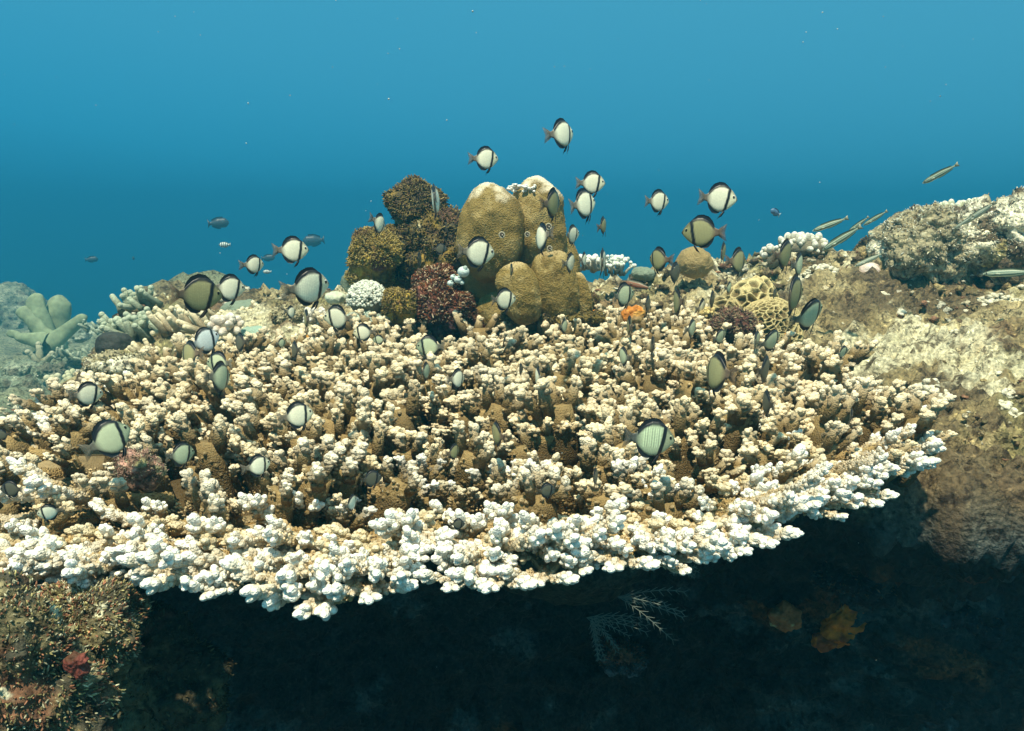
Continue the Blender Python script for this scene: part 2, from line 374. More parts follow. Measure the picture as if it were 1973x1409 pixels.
UP_LO = [upright(rng, rng.uniform(.048, .070), 0, rng.uniform(0, .15)).arrays() for _ in range(10)]
RAD = [radial(rng, rng.uniform(.07, .11), 1, rise=r_).arrays() for r_ in (.0, .08, .15, .2, .3, .1, .25, .05)]
RAD_UP = [radial(rng, rng.uniform(.040, .062), 1, rise=r_, w=.95).arrays() for r_ in (.8, 1.1, 1.4, 1.0, .9)]

def place(arr, p, yaw, sc, tilt=(0, 0), tintv=1.0):
    v, f, c = arr; ca, sa = math.cos(yaw), math.sin(yaw)
    M = np.array([[ca, sa, 0], [-sa, ca, 0], [0, 0, 1]])
    v = (v*np.asarray(sc)) @ M; v = v+v[:,2:3]*np.array([tilt[0], tilt[1], 0])+p
    return v, f, c*tintv

table = empty('table_coral', (0, 1.45, tz(1.45)-.05)); tag(table, 'huge flat table coral with cream knobbly branchlets and a white outer rim', 'coral')
TL = np.array(table.location)
# plate: ribbed disc, slightly dished, its lobed rim sinking a little
def make_plate():
    A = Acc(); n = 420
    # resample outline
    seg = np.hypot(*(np.roll(OUT, -1, 0)-OUT).T); cum = np.r_[0, np.cumsum(seg)]; s = np.linspace(0, cum[-1], n, endpoint=False)
    ring = np.stack([np.interp(s, cum, np.r_[OUT[:,k], OUT[0,k]]) for k in (0, 1)], -1)
    ts = 1-np.linspace(0, 1, 46)**1.4; V = []; 
    for side in (0, 1):
        for t in ts:
            q = CEN+(ring-CEN)*(t*((.90 if side == 0 else .89)+.02*np.sin(s*95)+.05*vnoise(np.c_[ring*16, 0*ring[:,:1]], 4))[:,None]); z = tz(q[:,1])-.048+.024*sstep(.25, .02, edge_dist(q))
            z = z+fbm(np.c_[q*9, 0*q[:,:1]], 3, 5)*.009
            ang = np.arctan2(q[:,1]-CEN[1], q[:,0]-CEN[0])
            z = z+.009*np.sin(ang*60+5*vnoise(np.c_[q*5, 0*q[:,:1]], 9))*t
            if side: z = z-(.010+.05*(1-t)**.6)
            V.append(np.c_[q, z])
    V = np.vstack(V); m = len(ts); F_ = []
    k = np.arange(n); k2 = (k+1) % n
    for i in range(m-1):
        a_, b_ = i*n, (i+1)*n
        F_.append(np.stack([a_+k, a_+k2, b_+k2, b_+k], -1)); a2, b2 = (m+i)*n, (m+i+1)*n; F_.append(np.stack([a2+k, b2+k, b2+k2, a2+k2], -1))
    F_.append(np.stack([k, m*n+k, m*n+k2, k2], -1))
    d = edge_dist(V[:,:2]); w = sstep(.24, .02, d)*sstep(1.5, 1.0, V[:,1])
    c = (BASE*.85)[None]*(1-w[:,None])+(MIDC*.85+.35*TIP)[None]*w[:,None]
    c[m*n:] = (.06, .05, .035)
    o = obj('plate', mesh_from('plate', V-TL, np.vstack(F_), c, M_CORAL), table)
make_plate()

ROT = math.pi/2; big = []; rest = Acc()
LONG = []
rl = np.random.default_rng(91); LV = [radial(rl, rl.uniform(.20, .26), 1, rise=.10, w=1.55).arrays() for _ in range(5)]
for lx, ly in ((330, 950), (235, 975), (120, 905), (430, 990), (20, 1000), (-40, 930), (1400, 905), (1490, 915), (1570, 870), (1340, 960)):
    q = on_table(lx, ly, -.02)[:2]; LONG.append((q, unit(q-CEN)))
# upright branchlets in rows that radiate from the centre
pts = []
g = .0395
for ix in range(-90, 75):
    for iy in range(0, 100):
        p = np.array([ix*g+(iy % 2)*g*.5, .62+iy*g*.92])+rng.uniform(-.010, .010, 2); pts.append(p)
pts = np.array(pts); pts = pts[inside(pts)]; ed = edge_dist(pts)
nearside = sstep(1.35, .95, pts[:,1])
gap = vnoise(np.c_[pts*13, 0*pts[:,:1]], 3)
keep = (ed > .012+.075*nearside) & (gap > -.50+.20*nearside) & (pts[:,0] > -1.45)
# clear patch where the near plate shows its bare ribs
keep &= rng.random(len(pts)) > .24*sstep(1.0, 1.5, pts[:,1])+ .40*nearside+.30*sstep(.20, .06, ed)*nearside
for p, e_ in zip(pts[keep], ed[keep]):
    dst = math.hypot(p[0], p[1]); px = CX+p[0]/p[1]*F*.98
    if px < -120 or px > 2050: continue
    if dst < 1.12:
        wn = sstep(.30, .06, e_)*sstep(1.3, .95, p[1]); k = rng.integers(0, 6) if rng.random() > wn else rng.integers(6, 10); arr = UP_HI[k]
    elif dst < 1.7: arr = UP_MD[rng.integers(0, 10)]
    else: arr = UP_LO[rng.integers(0, 10)]
    sc = rng.uniform(.9, 1.5)*(1+.30*sstep(1.0, 1.5, p[1])); ht = rng.uniform(.62, 1.05)/(1+.15*sstep(1.0, 1.5, p[1]))
    skip = False
    for q, u in LONG:
        t = (p-q)@u
        if -.02 < t < .17 and abs((p-q)[0]*u[1]-(p-q)[1]*u[0]) < .026: skip = rng.random() < .85; break
    if skip: continue
    rad_ = p-CEN; tl = rad_/(np.linalg.norm(rad_)+.1)*.35*min(1, np.linalg.norm(rad_)/.7)*rng.uniform(.4, 1.4)
    z = tz(p[1])-.052
    big.append((dst, arr, np.array([p[0], p[1], z]), math.atan2(rad_[0], -rad_[1])+math.pi/2*0+rng.uniform(-.35, .35)+ROT, (sc*1.0, sc*1.0, sc*ht), tuple(tl), rng.uniform(.85, 1.08)))
# rim branches
seg = np.hypot(*(np.roll(OUT, -1, 0)-OUT).T); cum = np.r_[0, np.cumsum(seg)]
step = .021
for lay in range(4):
    for s_ in np.arange(0, cum[-1], step*(1, 1.25, 1.15, 1.0)[lay]):
        q = np.array([np.interp(s_, cum, np.r_[OUT[:,k], OUT[0,k]]) for k in (0, 1)])
        px = CX+q[0]/q[1]*F*.98
        if px < -150: continue
        rdir = unit(q-CEN); 
        # branches run outward, a little toward the outline's own normal
        i = np.searchsorted(cum, s_)-1; i = max(0, min(i, len(OUT)-1)); tg = unit(OUT[(i+1) % len(OUT)]-OUT[i]); nrm = np.array([tg[1], -tg[0]]); nrm = nrm if nrm@rdir > 0 else -nrm
        dr = unit(rdir*.6+nrm*.5+rng.uniform(-.22, .22, 2)); back = (.090, .115, .080, .165)[lay]*rng.uniform(.85, 1.15)*(1 if lay != 1 else rng.uniform(.7, 2.0))+.03*sstep(.2, .5, q[0])
        near = q[1] < 1.45
        if not near and lay: continue
        if lay == 1 and (q[1] > 1.15 or rng.random() < .50): continue
        if lay == 3 and q[1] > 1.1: continue
        if lay == 2 and rng.random() < .45: continue
        p = q-dr*back; z = tz(p[1])+(-.020, -.024, -.036, -.034)[lay]+rng.uniform(-.004, .004)
        sc = rng.uniform(.85, 1.15)*(1 if near else .8); zs = 1; tcol = np.array([.80, .70, .52]) if lay == 3 else 1.0
        big.append((math.hypot(*q)-(.12 if near else 0), (RAD_UP[rng.integers(0, 5)] if lay == 1 else RAD[rng.integers(0, len(RAD))]), np.array([p[0], p[1], z]), math.atan2(dr[1], dr[0]), (sc, sc, sc*abs(zs) if lay < 2 else sc*.8), (0, 0), tcol if lay == 3 else 1.0))
for i, (q, u) in enumerate(LONG): big.append((.5, LV[i % 5], np.array([q[0], q[1], tz(q[1])-.030]), math.atan2(u[1], u[0])+rng.uniform(-.15, .15), ((rng.uniform(.8, 1), 1, 1) if q[0] < .15 else (.62, .85, .9)), (0, 0), 1.0))
big.sort(key=lambda b: b[0]+(0 if abs(b[2][0]/b[2][1]) < .62 else 5))
mcache = {}
print('branches', len(big))
for i, (dst, arr, p, yaw, sc, tl, tv) in enumerate(big):
    if i < 100 and not isinstance(tv, np.ndarray):
        if id(arr) not in mcache: mcache[id(arr)] = mesh_from('branch', *arr, M_CORAL)
        o = obj('branch', mcache[id(arr)], table, tuple(p-TL)); o.rotation_euler = (tl[1]*-.6, tl[0]*.6, yaw); o.scale = sc
        if tl == (0, 0): o.rotation_euler = (0, 0, yaw)
    else: rest.add(*place(arr, p, yaw, sc, tl, tv))
# fine grainy corallites on the bare ribs near the rim
gp = rng.uniform([-1.2, .66], [1.1, 1.2], (26000, 2)); gp = gp[inside(gp)]; gd = edge_dist(gp); gp = gp[(gd > .055) & (gd < .24)]
for p in gp:
    r = rng.uniform(.0010, .0019); rd = np.r_[unit(p-CEN), .9]; c = (MIDC*.6+TIP*.25)*rng.uniform(.7, 1.4)
    rest.add(*(lambda V, F_: ((V*np.array([r, r, r*1.7]))@frame(rd)+np.array([p[0], p[1], tz(p[1])-.030+rng.uniform(-.004, .004)]), F_, c))(*ICO(0)))
v, f, c = rest.arrays(); print('rest faces', len(f))
o = obj('branches', mesh_from('branches', v-TL, f, c, M_CORAL), table); o['kind'] = 'stuff'
# stalk that carries the plate
a = Acc(); V, Fc = ICO(4); q = V*np.array([.30, .22, .22])+np.array([.1, 1.75, tz(1.7)-.33]); q += V*fbm(q*6, 4, 3)[:,None]*.05
a.add(q, Fc, (.05, .045, .03)); build('stalk', a, M_ROCK, table)

# ------------------------------------------------------------------ rocks
def blob(center, rad, seed, sub=5, grit=.0025, big=.16, lump=.06, ls=14., fine=.0, fs=40., power=2.0, rot=0, mound=False):
    V, Fc = ICO(sub); n = V.copy()
    if power != 2: V = V/np.power(np.sum(np.abs(V)**power, 1), 1/power)[:,None]
    q = V*np.array(rad)
    if rot: ca, sa = math.cos(rot), math.sin(rot); q = q@np.array([[ca, 0, -sa], [0, 1, 0], [sa, 0, ca]]); n = n@np.array([[ca, 0, -sa], [0, 1, 0], [sa, 0, ca]])
    q = q+np.array(center); r = min(rad)
    d = fbm(q*(1.1/r), 3, seed)*big*r
    iv = np.zeros(len(q))
    if lump: f1, f2, iv = cell(q*ls+.4*fbm(q*ls*.5, 2, seed)[:,None], seed); d = d+(1-np.clip(f1/.85, 0, 1)**2)*(.3+.8*iv)*lump*r*2
    if fine: g1, g2, iw = cell(q*fs, seed+9); d = d+(1-np.clip(g1/.8, 0, 1)**2)*fine; 
    d = d+fbm(q*60, 2, seed+2)*grit
    return q+n*d[:,None], Fc, n, iv
def rock_cols(q, seed, pal):
    c = np.tile(pal[0][0], (len(q), 1)).astype(float)
    for i, (col, sc, lo, hi) in enumerate(pal[1:]):
        m = sstep(lo, hi, fbm(q*sc+i*5, 4, seed+i*13))[:,None]; c = c*(1-m)+np.array(col)*m
    return c
def tufts(A, q, n, seed, count, cols, size=(.003, .007), up=-.3):
    r_ = np.random.default_rng(seed); idx = r_.integers(0, len(q), count)
    for i in idx:
        if n[i,2] < up or n[i,1] > .6: continue
        s_ = r_.uniform(*size)*.75; d = n[i]+r_.uniform(-.7, .7, 3); c = np.array(cols[r_.integers(0, len(cols))])*r_.uniform(.6, 1.3)
        A.nub(q[i]+n[i]*s_*.4, d, s_*.38, s_*r_.uniform(.9, 2.2), c*.7, c, 0)
PAL_ALG = [((.075, .062, .028),), ((.30, .20, .04), 9, .05, .5), ((.045, .04, .025), 6, .1, .5), ((.11, .06, .035), 12, .35, .6), ((.36, .33, .2), 16, .5, .75)]
PAL_YEL = [((.17, .12, .03),), ((.42, .30, .05), 10, -.1, .4), ((.07, .06, .03), 7, .2, .55), ((.16, .06, .04), 11, .4, .65)]
PAL_RED = [((.09, .032, .020),), ((.28, .10, .05), 12, .1, .5), ((.06, .03, .03), 8, .15, .5), ((.72, .62, .52), 15, .42, .6)]
PAL_PALE = [((.34, .30, .18),), ((.80, .77, .58), 7, -.1, .35), ((.12, .09, .05), 9, .2, .5), ((.30, .26, .10), 5, .35, .6)]
PAL_GRN = [((.20, .25, .18),), ((.55, .60, .45), 10, .0, .45), ((.09, .12, .09), 8, .2, .5)]
TUFT = [(.24, .18, .05), (.10, .08, .035), (.34, .27, .10), (.14, .08, .04)]
def rock(name, label, cat, parts, pal, mat=None, sub=5, tuft=0, tcols=TUFT, tsize=(.003, .007), group=None, partname=None, **kw):
    """parts: list of (px, py, Y, wpx, hpx, depth factor)"""
    As = []; rs = random.Random(hash(label) % 9999 if False else sum(map(ord, label)))
    for k, (px, py, Y, w, h, df) in enumerate(parts):
        c = at(px, py, Y); sc = Y/F/CP
        rad = (w*sc/2, w*sc/2*df, h*sc/2); sd = rs.randrange(1, 900)
        q, Fc, n, iv = blob(c, rad, sd, sub, **kw); A = Acc(); cc = rock_cols(q, sd, pal); A.add(q, Fc, cc)
        if tuft: tufts(A, q, n, sd, int(tuft*2.6), tcols, tsize)
        As.append((A, c, rad))
    c0 = As[0][1]; b = np.array([c0[0], c0[1], min(a_[1][2]-a_[2][2] for a_ in As)])
    if partname is None:
        A = Acc()
        for a_, _, _ in As: A.add(*a_.arrays())
        o = build(name, A, mat or M_ROCK, None, tuple(b))
    else:
        o = empty(name, b)
        for a_, _, _ in As: build(partname, a_, mat or M_ROCK, o)
    tag(o, label, cat, group); return o

# algae-grown stack left of the lobed coral
rock('algae_rock', 'dark algae covered rock tower with a rounded knob, left of the brown lobed coral', 'rock',
     [(800, 405, 2.22, 92, 100, .9), (835, 480, 2.2, 130, 120, .8), (775, 515, 2.22, 120, 130, .8), (850, 560, 2.25, 150, 150, .7)], PAL_ALG, M_ALGAE, 5, tuft=1500, big=.3, lump=.10, ls=22, tsize=(.003, .008))
rock('yellow_algae_rock', 'mustard yellow algae covered boulder at the left foot of the dark rock tower', 'rock',
     [(722, 495, 2.12, 88, 100, .9), (715, 535, 2.14, 80, 70, .8)], PAL_YEL, M_ALGAE, 5, tuft=1800, tcols=[(.45, .33, .07), (.28, .2, .05), (.5, .4, .15)], big=.25, lump=.10, ls=26)
rock('coralline_rock', 'crimson and white crusted rock at the foot of the dark rock tower', 'rock',
     [(848, 600, 2.02, 112, 100, .7), (840, 550, 2.07, 70, 56, .8), (890, 620, 2.05, 110, 70, .6)], PAL_RED, M_ROCK, 5, tuft=1700, tcols=[(.26, .075, .03), (.70, .55, .36), (.10, .03, .012), (.16, .05, .02), (.26, .17, .07)], big=.3, lump=.12, ls=28)
rock('small_algae_rock', 'small brown algae ball between the white lettuce coral and the crimson rock', 'rock',
     [(770, 592, 1.98, 58, 62, .9)], PAL_YEL, M_ALGAE, 4, tuft=700, tcols=[(.35, .26, .08), (.2, .14, .05)], big=.2, lump=.1, ls=30)
# pale lettuce coral: many small ruffled bits on a mound
def lumpy_cluster(name, label, cat, px, py, Y, w, h, count, size, c0, c1, mat, seed=1, base=(.2, .18, .12), lod=1, ln=1.4, df=.8):
    r_ = np.random.default_rng(seed); c = at(px, py, Y); sc = Y/F/CP; rx, rz = w*sc/2, h*sc/2; ry = rx*df
    A = Acc(); V, Fc = ICO(3); A.add(V*np.array([rx, ry, rz])*.92+c, Fc, base)
    for i in range(count):
        d = unit(r_.normal(size=3)); 
        if d[2] < -.25: d[2] = -d[2]
        p = c+d*np.array([rx, ry, rz])*.95; n = unit(d/np.array([rx, ry, rz])); s_ = size*r_.uniform(.6, 1.3)
        A.nub(p, n+r_.uniform(-.35, .35, 3), s_, s_*ln*r_.uniform(.8, 1.3), c0, np.array(c1)*r_.uniform(.85, 1.0), lod)
    o = build(name, A, mat, None, tuple(c-np.array([0, 0, rz]))); tag(o, label, cat); return o
lumpy_cluster('lettuce_coral', 'white crinkled coral mound left of the small brown algae ball', 'coral', 708, 578, 2.0, 76, 70, 900, .0038, (.35, .38, .28), (.85, .87, .75), M_CORAL, 3)
lumpy_cluster('lettuce_coral', 'low pale green coral clump below the white crinkled coral mound', 'coral', 700, 622, 1.97, 80, 40, 500, .0036, (.15, .2, .15), (.5, .58, .48), M_CORAL, 4)
rock('cushion_coral', 'round grey green cushion at the left edge of the yellow algae boulder', 'coral', [(678, 545, 2.3, 42, 46, .9)], PAL_GRN, M_SOFT, 4, lump=0, big=.1)
rock('cushion_coral', 'flat oval grey green cushion beside the white crinkled coral mound', 'coral', [(648, 574, 2.2, 40, 26, .9)], PAL_GRN, M_SOFT, 4, lump=0, big=.1)

# ------------------------------------------------------------------ brown lobed coral
LB = empty('lobe_coral', at(1000, 640, 2.05)); tag(LB, 'tall golden brown lobed coral with pale crests in the middle of the reef', 'coral')
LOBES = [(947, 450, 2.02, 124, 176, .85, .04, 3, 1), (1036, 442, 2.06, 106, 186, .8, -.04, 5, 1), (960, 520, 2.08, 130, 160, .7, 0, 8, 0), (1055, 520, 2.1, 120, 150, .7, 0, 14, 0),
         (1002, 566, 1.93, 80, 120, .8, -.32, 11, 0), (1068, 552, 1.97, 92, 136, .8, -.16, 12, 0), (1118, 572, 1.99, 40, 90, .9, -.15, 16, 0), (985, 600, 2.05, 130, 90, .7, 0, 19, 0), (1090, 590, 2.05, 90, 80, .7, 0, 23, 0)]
for (px, py, Y, w, h, df, rot, sd, cap) in LOBES:
    c = at(px, py, Y); sc = Y/F/CP; V, Fc, n, iv = blob(c, (w*sc/2, w*sc/2*df, h*sc/2), sd, 5, grit=.0009, big=.11, lump=0, power=2.25, rot=rot)
    A = Acc(); cc = rock_cols(V, sd, [((.24, .17, .048),), ((.19, .13, .035), 12, .0, .5), ((.32, .24, .09), 34, .2, .6)])
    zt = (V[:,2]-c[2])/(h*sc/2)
    if cap:   # pale crest, part crust and part painted sunlight, ragged along its lower border
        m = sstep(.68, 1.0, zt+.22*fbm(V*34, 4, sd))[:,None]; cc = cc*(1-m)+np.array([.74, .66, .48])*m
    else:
        m = (sstep(.75, 1.05, zt+.1*fbm(V*26, 3, sd))*.55)[:,None]; cc = cc*(1-m)+np.array([.62, .50, .28])*m  # lower lobes painted paler on top, as if sunlit
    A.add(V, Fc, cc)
    r_ = np.random.default_rng(sd)
    for i in r_.integers(0, len(V), 2200):      # fine pimples
        if n[i,1] < .5: A.nub(V[i], n[i], .0013, .0016, cc[i], np.clip(cc[i]*1.5, 0, .8), 0)
    if sd == 5:
        for i in range(60):
            p = at(1005+r_.uniform(-25, 52), 362+r_.uniform(-6, 8), 2.04+r_.uniform(-.03, .03)); A.nub(p, (r_.uniform(-.4, .4), 0, 1), .007*r_.uniform(.5, 1.2), .0035, (.7, .68, .6), (.85, .85, .8), 1)
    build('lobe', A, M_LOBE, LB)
rock('crusted_rock', 'dark brown crusted rock the lobed coral stands on, behind the table coral', 'rock', [(1060, 612, 2.0, 190, 40, .5), (1120, 590, 2.06, 60, 50, .7)], PAL_ALG, M_ALGAE, 5, tuft=900, big=.35, lump=.12, ls=26)
# tube worms in the lobed coral: pale rings
def ring_worm(px, py, Y, r, label):
    A = Acc(); c = at(px, py, Y); n = 16; V = []; f = []
    for i in range(n):
        a_ = i/n*6.283; ctr = c+np.array([math.cos(a_)*r, 0, math.sin(a_)*r*1.05])
        for k in range(6):
            b = k/6*6.283; V.append(ctr+np.array([math.cos(a_)*math.cos(b), math.sin(b)*1.2, math.sin(a_)*math.cos(b)])*r*.30)
    for i in range(n):
        for k in range(6):
            f.append((i*6+k, i*6+(k+1) % 6, ((i+1) % n)*6+(k+1) % 6)); f.append((i*6+k, ((i+1) % n)*6+(k+1) % 6, ((i+1) % n)*6+k))
    A.add(V, f, (.40, .36, .25)); V, Fc = ICO(2); A.add(V*np.array([r*.75, r*.4, r*.75])+c, Fc, (.07, .05, .03))
    A.nub(c+np.array([r*.2, -r*.4, -r*.1]), (0, -1, .3), r*.28, r*.5, (.4, .38, .3), (.6, .58, .5), 1)
    o = build('tube_worm', A, M_SOFT, None, tuple(c)); tag(o, label, 'tube worm', 'ring shaped worm tubes on the brown lobed coral')
ring_worm(967, 453, 1.905, .0062, 'ring shaped pale worm tube on the front of the left brown lobe')
ring_worm(1016, 452, 1.955, .0055, 'dull ring shaped worm tube in the groove between the two tall brown lobes')
ring_worm(1057, 437, 1.935, .0066, 'dark ring shaped worm tube high on the right brown lobe')
ring_worm(1059, 479, 1.935, .0055, 'small brown ring shaped worm tube just above the heart shaped lower lobe')
# white sea squirts
o = Acc()
for k, (px, py, r) in enumerate(((893, 524, .0145), (882, 539, .010), (873, 534, .007), (868, 546, .008), (890, 545, .006))):
    A = Acc(); c = at(px, py, 1.93); V, Fc = ICO(3); A.add(V*r*np.array([1, 1, .9])+c, Fc, (.55, .66, .62)); A.nub(c+np.array([r*.3, -r*.5, r*.6]), (.3, -.4, 1), r*.4, r*.5, (.5, .6, .55), (.3, .38, .35), 1)
    oo = build('sea_squirt', A, M_SOFT, None, tuple(c)); tag(oo, ['largest white ball of the cluster on the crimson rock', 'middle white ball just below the largest one on the crimson rock', 'upper left small white ball beside the largest one', 'lower left small white ball of the cluster on crimson rock', 'smallest white ball at the bottom of the cluster'][k], 'sea squirt', 'white sea squirts on the crimson rock')

# ------------------------------------------------------------------ honeycomb coral
def honeycomb():
    root = empty('honeycomb_coral', at(1450, 670, 2.0)); tag(root, 'golden honeycomb patterned coral dome behind the right side of the table coral', 'coral')
    for k, (px, py, Y, w, h, df, ls) in enumerate(((1445, 590, 2.08, 108, 110, .8, 40), (1475, 628, 2.0, 136, 96, .8, 66), (1503, 655, 1.95, 74, 74, .8, 70), (1398, 606, 2.06, 66, 70, .8, 42))):
        c = at(px, py, Y); sc = Y/F/CP; V, Fc = ICO(6); rad = np.array([w*sc/2, w*sc/2*df, h*sc/2]); q = V*rad+c
        q += V*(fbm(q*12, 2, k)*.014)[:,None]
        f1, f2, iv = cell(q*np.array([ls, ls, ls*1.15]), 50+k); wall = 1-sstep(.05, .30, f2-f1)
        q += V*((wall-.6)*.010)[:,None]
        cc = np.array([.17, .125, .05])[None]*(1-wall[:,None])+np.array([.68, .56, .27])[None]*wall[:,None]; cc *= (.85+.25*fbm(q*15, 2, 5))[:,None]
        A = Acc(); A.add(q, Fc, cc); build('dome', A, M_LOBE, root)
honeycomb()
rock('maroon_sponge', 'flat maroon crust below the left side of the honeycomb coral', 'sponge', [(1418, 628, 1.93, 84, 56, .6)], [((.12, .05, .035),), ((.20, .12, .07), 18, 0, .5), ((.06, .035, .02), 12, .1, .5)], M_ROCK, 5, tuft=500, tcols=[(.2, .1, .07), (.3, .24, .14)], big=.3, lump=.08, ls=30)
rock('dome_coral', 'smooth tan dome coral with a pale top, right of the brown lobed coral', 'coral', [(1338, 508, 2.45, 68, 60, .9)], [((.30, .22, .09),), ((.50, .42, .22), 6, -.2, .6)], M_LOBE, 5, big=.05, lump=0)
rock('small_dome_coral', 'low greenish mound behind the tan wrasse on the middle skyline', 'coral', [(1240, 528, 2.6, 46, 26, .9)], PAL_GRN, M_LOBE, 4, big=.1, lump=.04)

# ------------------------------------------------------------------ fingered corals
def fingers(name, label, px, py, Y, n, ln, rad, spread, tipr, c0, c1, seed, aim=(0, -.2, 1), mat=M_CORAL, fork=False, basew=40, parts=False, sub=6):
    r_ = np.random.default_rng(seed); c = at(px, py, Y); root = None
    if parts: root = empty(name, c)
    A = Acc(); sc = Y/F/CP; bw = basew*sc/2
    for i in range(n):
        if parts: A = Acc()
        p = c+np.array([r_.uniform(-1, 1)*bw, r_.uniform(-.6, .6)*bw, r_.uniform(-.2, .2)*bw]); d = unit(np.array(aim)+r_.normal(size=3)*spread*np.array([1, .7, .5])); L = ln*r_.uniform(.65, 1.2)
        pts = [p]; 
        for k in range(4): d = unit(d+r_.normal(size=3)*.12+np.array([0, 0, .06])); pts.append(pts[-1]+d*L/4)
        cols = [np.array(c0)*(1-t)+np.array(c1)*t for t in np.array([0, .1, .3, .6, .95])]
        A.tube(pts, [rad*1.1, rad, rad*.95, rad*.9, rad*.8], cols, n=8)
        V, Fc = ICO(2); A.add(V*rad*(tipr if tipr > 1 else .84)+pts[-1], Fc, c1)
        if fork:
            for sgn in (-1, 1):
                dd = unit(d+np.array([sgn*.8, 0, .3])); e2 = pts[3]+dd*L*.35; A.tube([pts[3], (pts[3]+e2)/2, e2], [rad*.8, rad*.75, rad*.7], [cols[3], cols[3], cols[4]], n=6); A.add(V*rad*tipr*.85+e2, Fc, c1)
        if parts: build('finger', A, mat, root)
    if not parts:
        root = build(name, A, mat, None, tuple(c))
    tag(root, label, 'coral'); return root
GB, GW = (.20, .19, .12), (.88, .88, .78)
fingers('finger_coral', 'cluster of white round tipped fingers on the skyline right of the tall brown lobes', 1135, 520, 2.5, 12, .045, .008, .5, 1.2, (.3, .3, .22), GW, 21, basew=40)
fingers('finger_coral', 'small branching coral with pale beaded twigs, nearest the blue gap in the middle skyline', 1185, 528, 2.5, 16, .05, .0045, .55, 1.5, (.18, .2, .15), (.8, .85, .75), 22, fork=True, basew=36)
lumpy_cluster('cauliflower_coral', 'bright white bubbly coral topping the skyline left of the slender striped fish', 'coral', 1545, 478, 2.75, 100, 44, 60, .0115, (.45, .42, .28), (.92, .92, .8), M_CORAL, 31, lod=2)
lumpy_cluster('cauliflower_coral', 'small white bubbly coral clump just left of the dark edged fish on the right skyline', 'coral', 1487, 497, 2.6, 36, 44, 26, .009, (.45, .42, .28), (.9, .9, .8), M_CORAL, 32, lod=2)
lumpy_cluster('cauliflower_coral', 'white bubbly coral on top of the large right hand boulder', 'coral', 1868, 412, 2.72, 130, 44, 80, .011, (.4, .4, .2), (.88, .9, .74), M_CORAL, 33, lod=2)
lumpy_cluster('cauliflower_coral', 'yellowish knobbly coral hugging the right flank of the large boulder top', 'coral', 1805, 430, 2.62, 70, 40, 60, .008, (.4, .36, .15), (.82, .8, .5), M_CORAL, 34)
rock('crust_coral', 'pale pink rounded lump at the left foot of the large right hand boulder', 'coral', [(1672, 522, 2.45, 46, 32, .9)], [((.60, .48, .40),), ((.75, .68, .6), 14, 0, .4)], M_LOBE, 4, big=.15, lump=.03)
rock('dark_sponge', 'round charcoal sponge at the left edge of the reef above the valley', 'sponge', [(222, 668, ground_y(222, 690), 72, 60, .9)], [((.035, .04, .035),), ((.06, .07, .06), 9, 0, .5)], M_SPONGE, 4, big=.12, lump=.04)

# large right boulder and its neighbours
rock('reef_boulder', 'large rough cream and brown boulder at the right edge of the skyline', 'rock',
     [(1775, 478, 2.5, 150, 160, .9), (1860, 475, 2.6, 170, 120, .9), (1960, 465, 2.55, 160, 130, .9), (2060, 450, 2.6, 200, 150, .9)], PAL_PALE, M_ROCK, 6, tuft=900, tcols=[(.7, .68, .5), (.3, .22, .1), (.85, .85, .7)], big=.35, lump=.11, ls=24, fine=.010, fs=60)
rock('small_boulder', 'small brown boulder in the notch left of the large right hand boulder', 'rock', [(1680, 484, 2.75, 56, 44, .9)], PAL_ALG, M_ROCK, 4, tuft=300, big=.3, lump=.1, ls=26)

# ------------------------------------------------------------------ encrusting cream corals, rubble on the right slope
def crust(px, py, Y, w, h, seed, label, c1=(.84, .80, .60), cnt=260, size=.0055):
    r_ = np.random.default_rng(seed); A = Acc(); c = at(px, py, Y); sc = Y/F/CP
    rx = w*sc/2; q0 = at(px, py+h/2, Y); ry = max(.05, rx*.6)
    for i in range(cnt):
        a_ = r_.uniform(0, 6.283); rr = math.sqrt(r_.uniform(0, 1))*(1+.25*math.sin(a_*3+seed)); x = c[0]+math.cos(a_)*rr*rx; y = c[1]+math.sin(a_)*rr*ry
        z = float(ground(np.array([x]), np.array([y]))[0])+.022+.035*(1-rr)*r_.uniform(.3, 1.2); s_ = size*r_.uniform(.5, 1.4)
        A.nub((x, y, z), (r_.uniform(-.5, .5), r_.uniform(-.6, .2), 1), s_*1.3, s_*.9, np.array(c1)*.45, np.array(c1)*r_.uniform(.8, 1.05), 1)
    V, Fc = ICO(3); zc = float(ground(np.array([c[0]]), np.array([c[1]]))[0]); A.add(V*np.array([rx*.9, ry*.9, .03])+np.array([c[0], c[1], zc-.01]), Fc, np.array(c1)*.4)
    o = build('crust_coral', A, M_CORAL, None, (c[0], c[1], zc)); tag(o, label, 'coral', 'cream encrusting corals on the right slope'); return o
for k, (px, py, w, lab) in enumerate(((1850, 660, 190, 'broad cream crust coral patch low on the right slope beside the frame edge'), (1930, 590, 150, 'cream crust coral just below the large boulder at the right frame edge'),
     (1620, 608, 120, 'pale crust coral right of the honeycomb coral'), (1700, 585, 90, 'small bright crust coral between the honeycomb coral and the large boulder'), (1600, 690, 90, 'dull crust coral behind the right rim of the table coral'),
     (1790, 760, 110, 'cream crust coral behind the right tip of the table coral'), (1930, 800, 90, 'yellowish crust coral at the far right below the broad cream patch'), (1580, 530, 110, 'pale flat crust coral below the white bubbly skyline coral'))):
    crust(px, py, ground_y(px, py), w, 50, 60+k, lab, cnt=int(w*5.0))
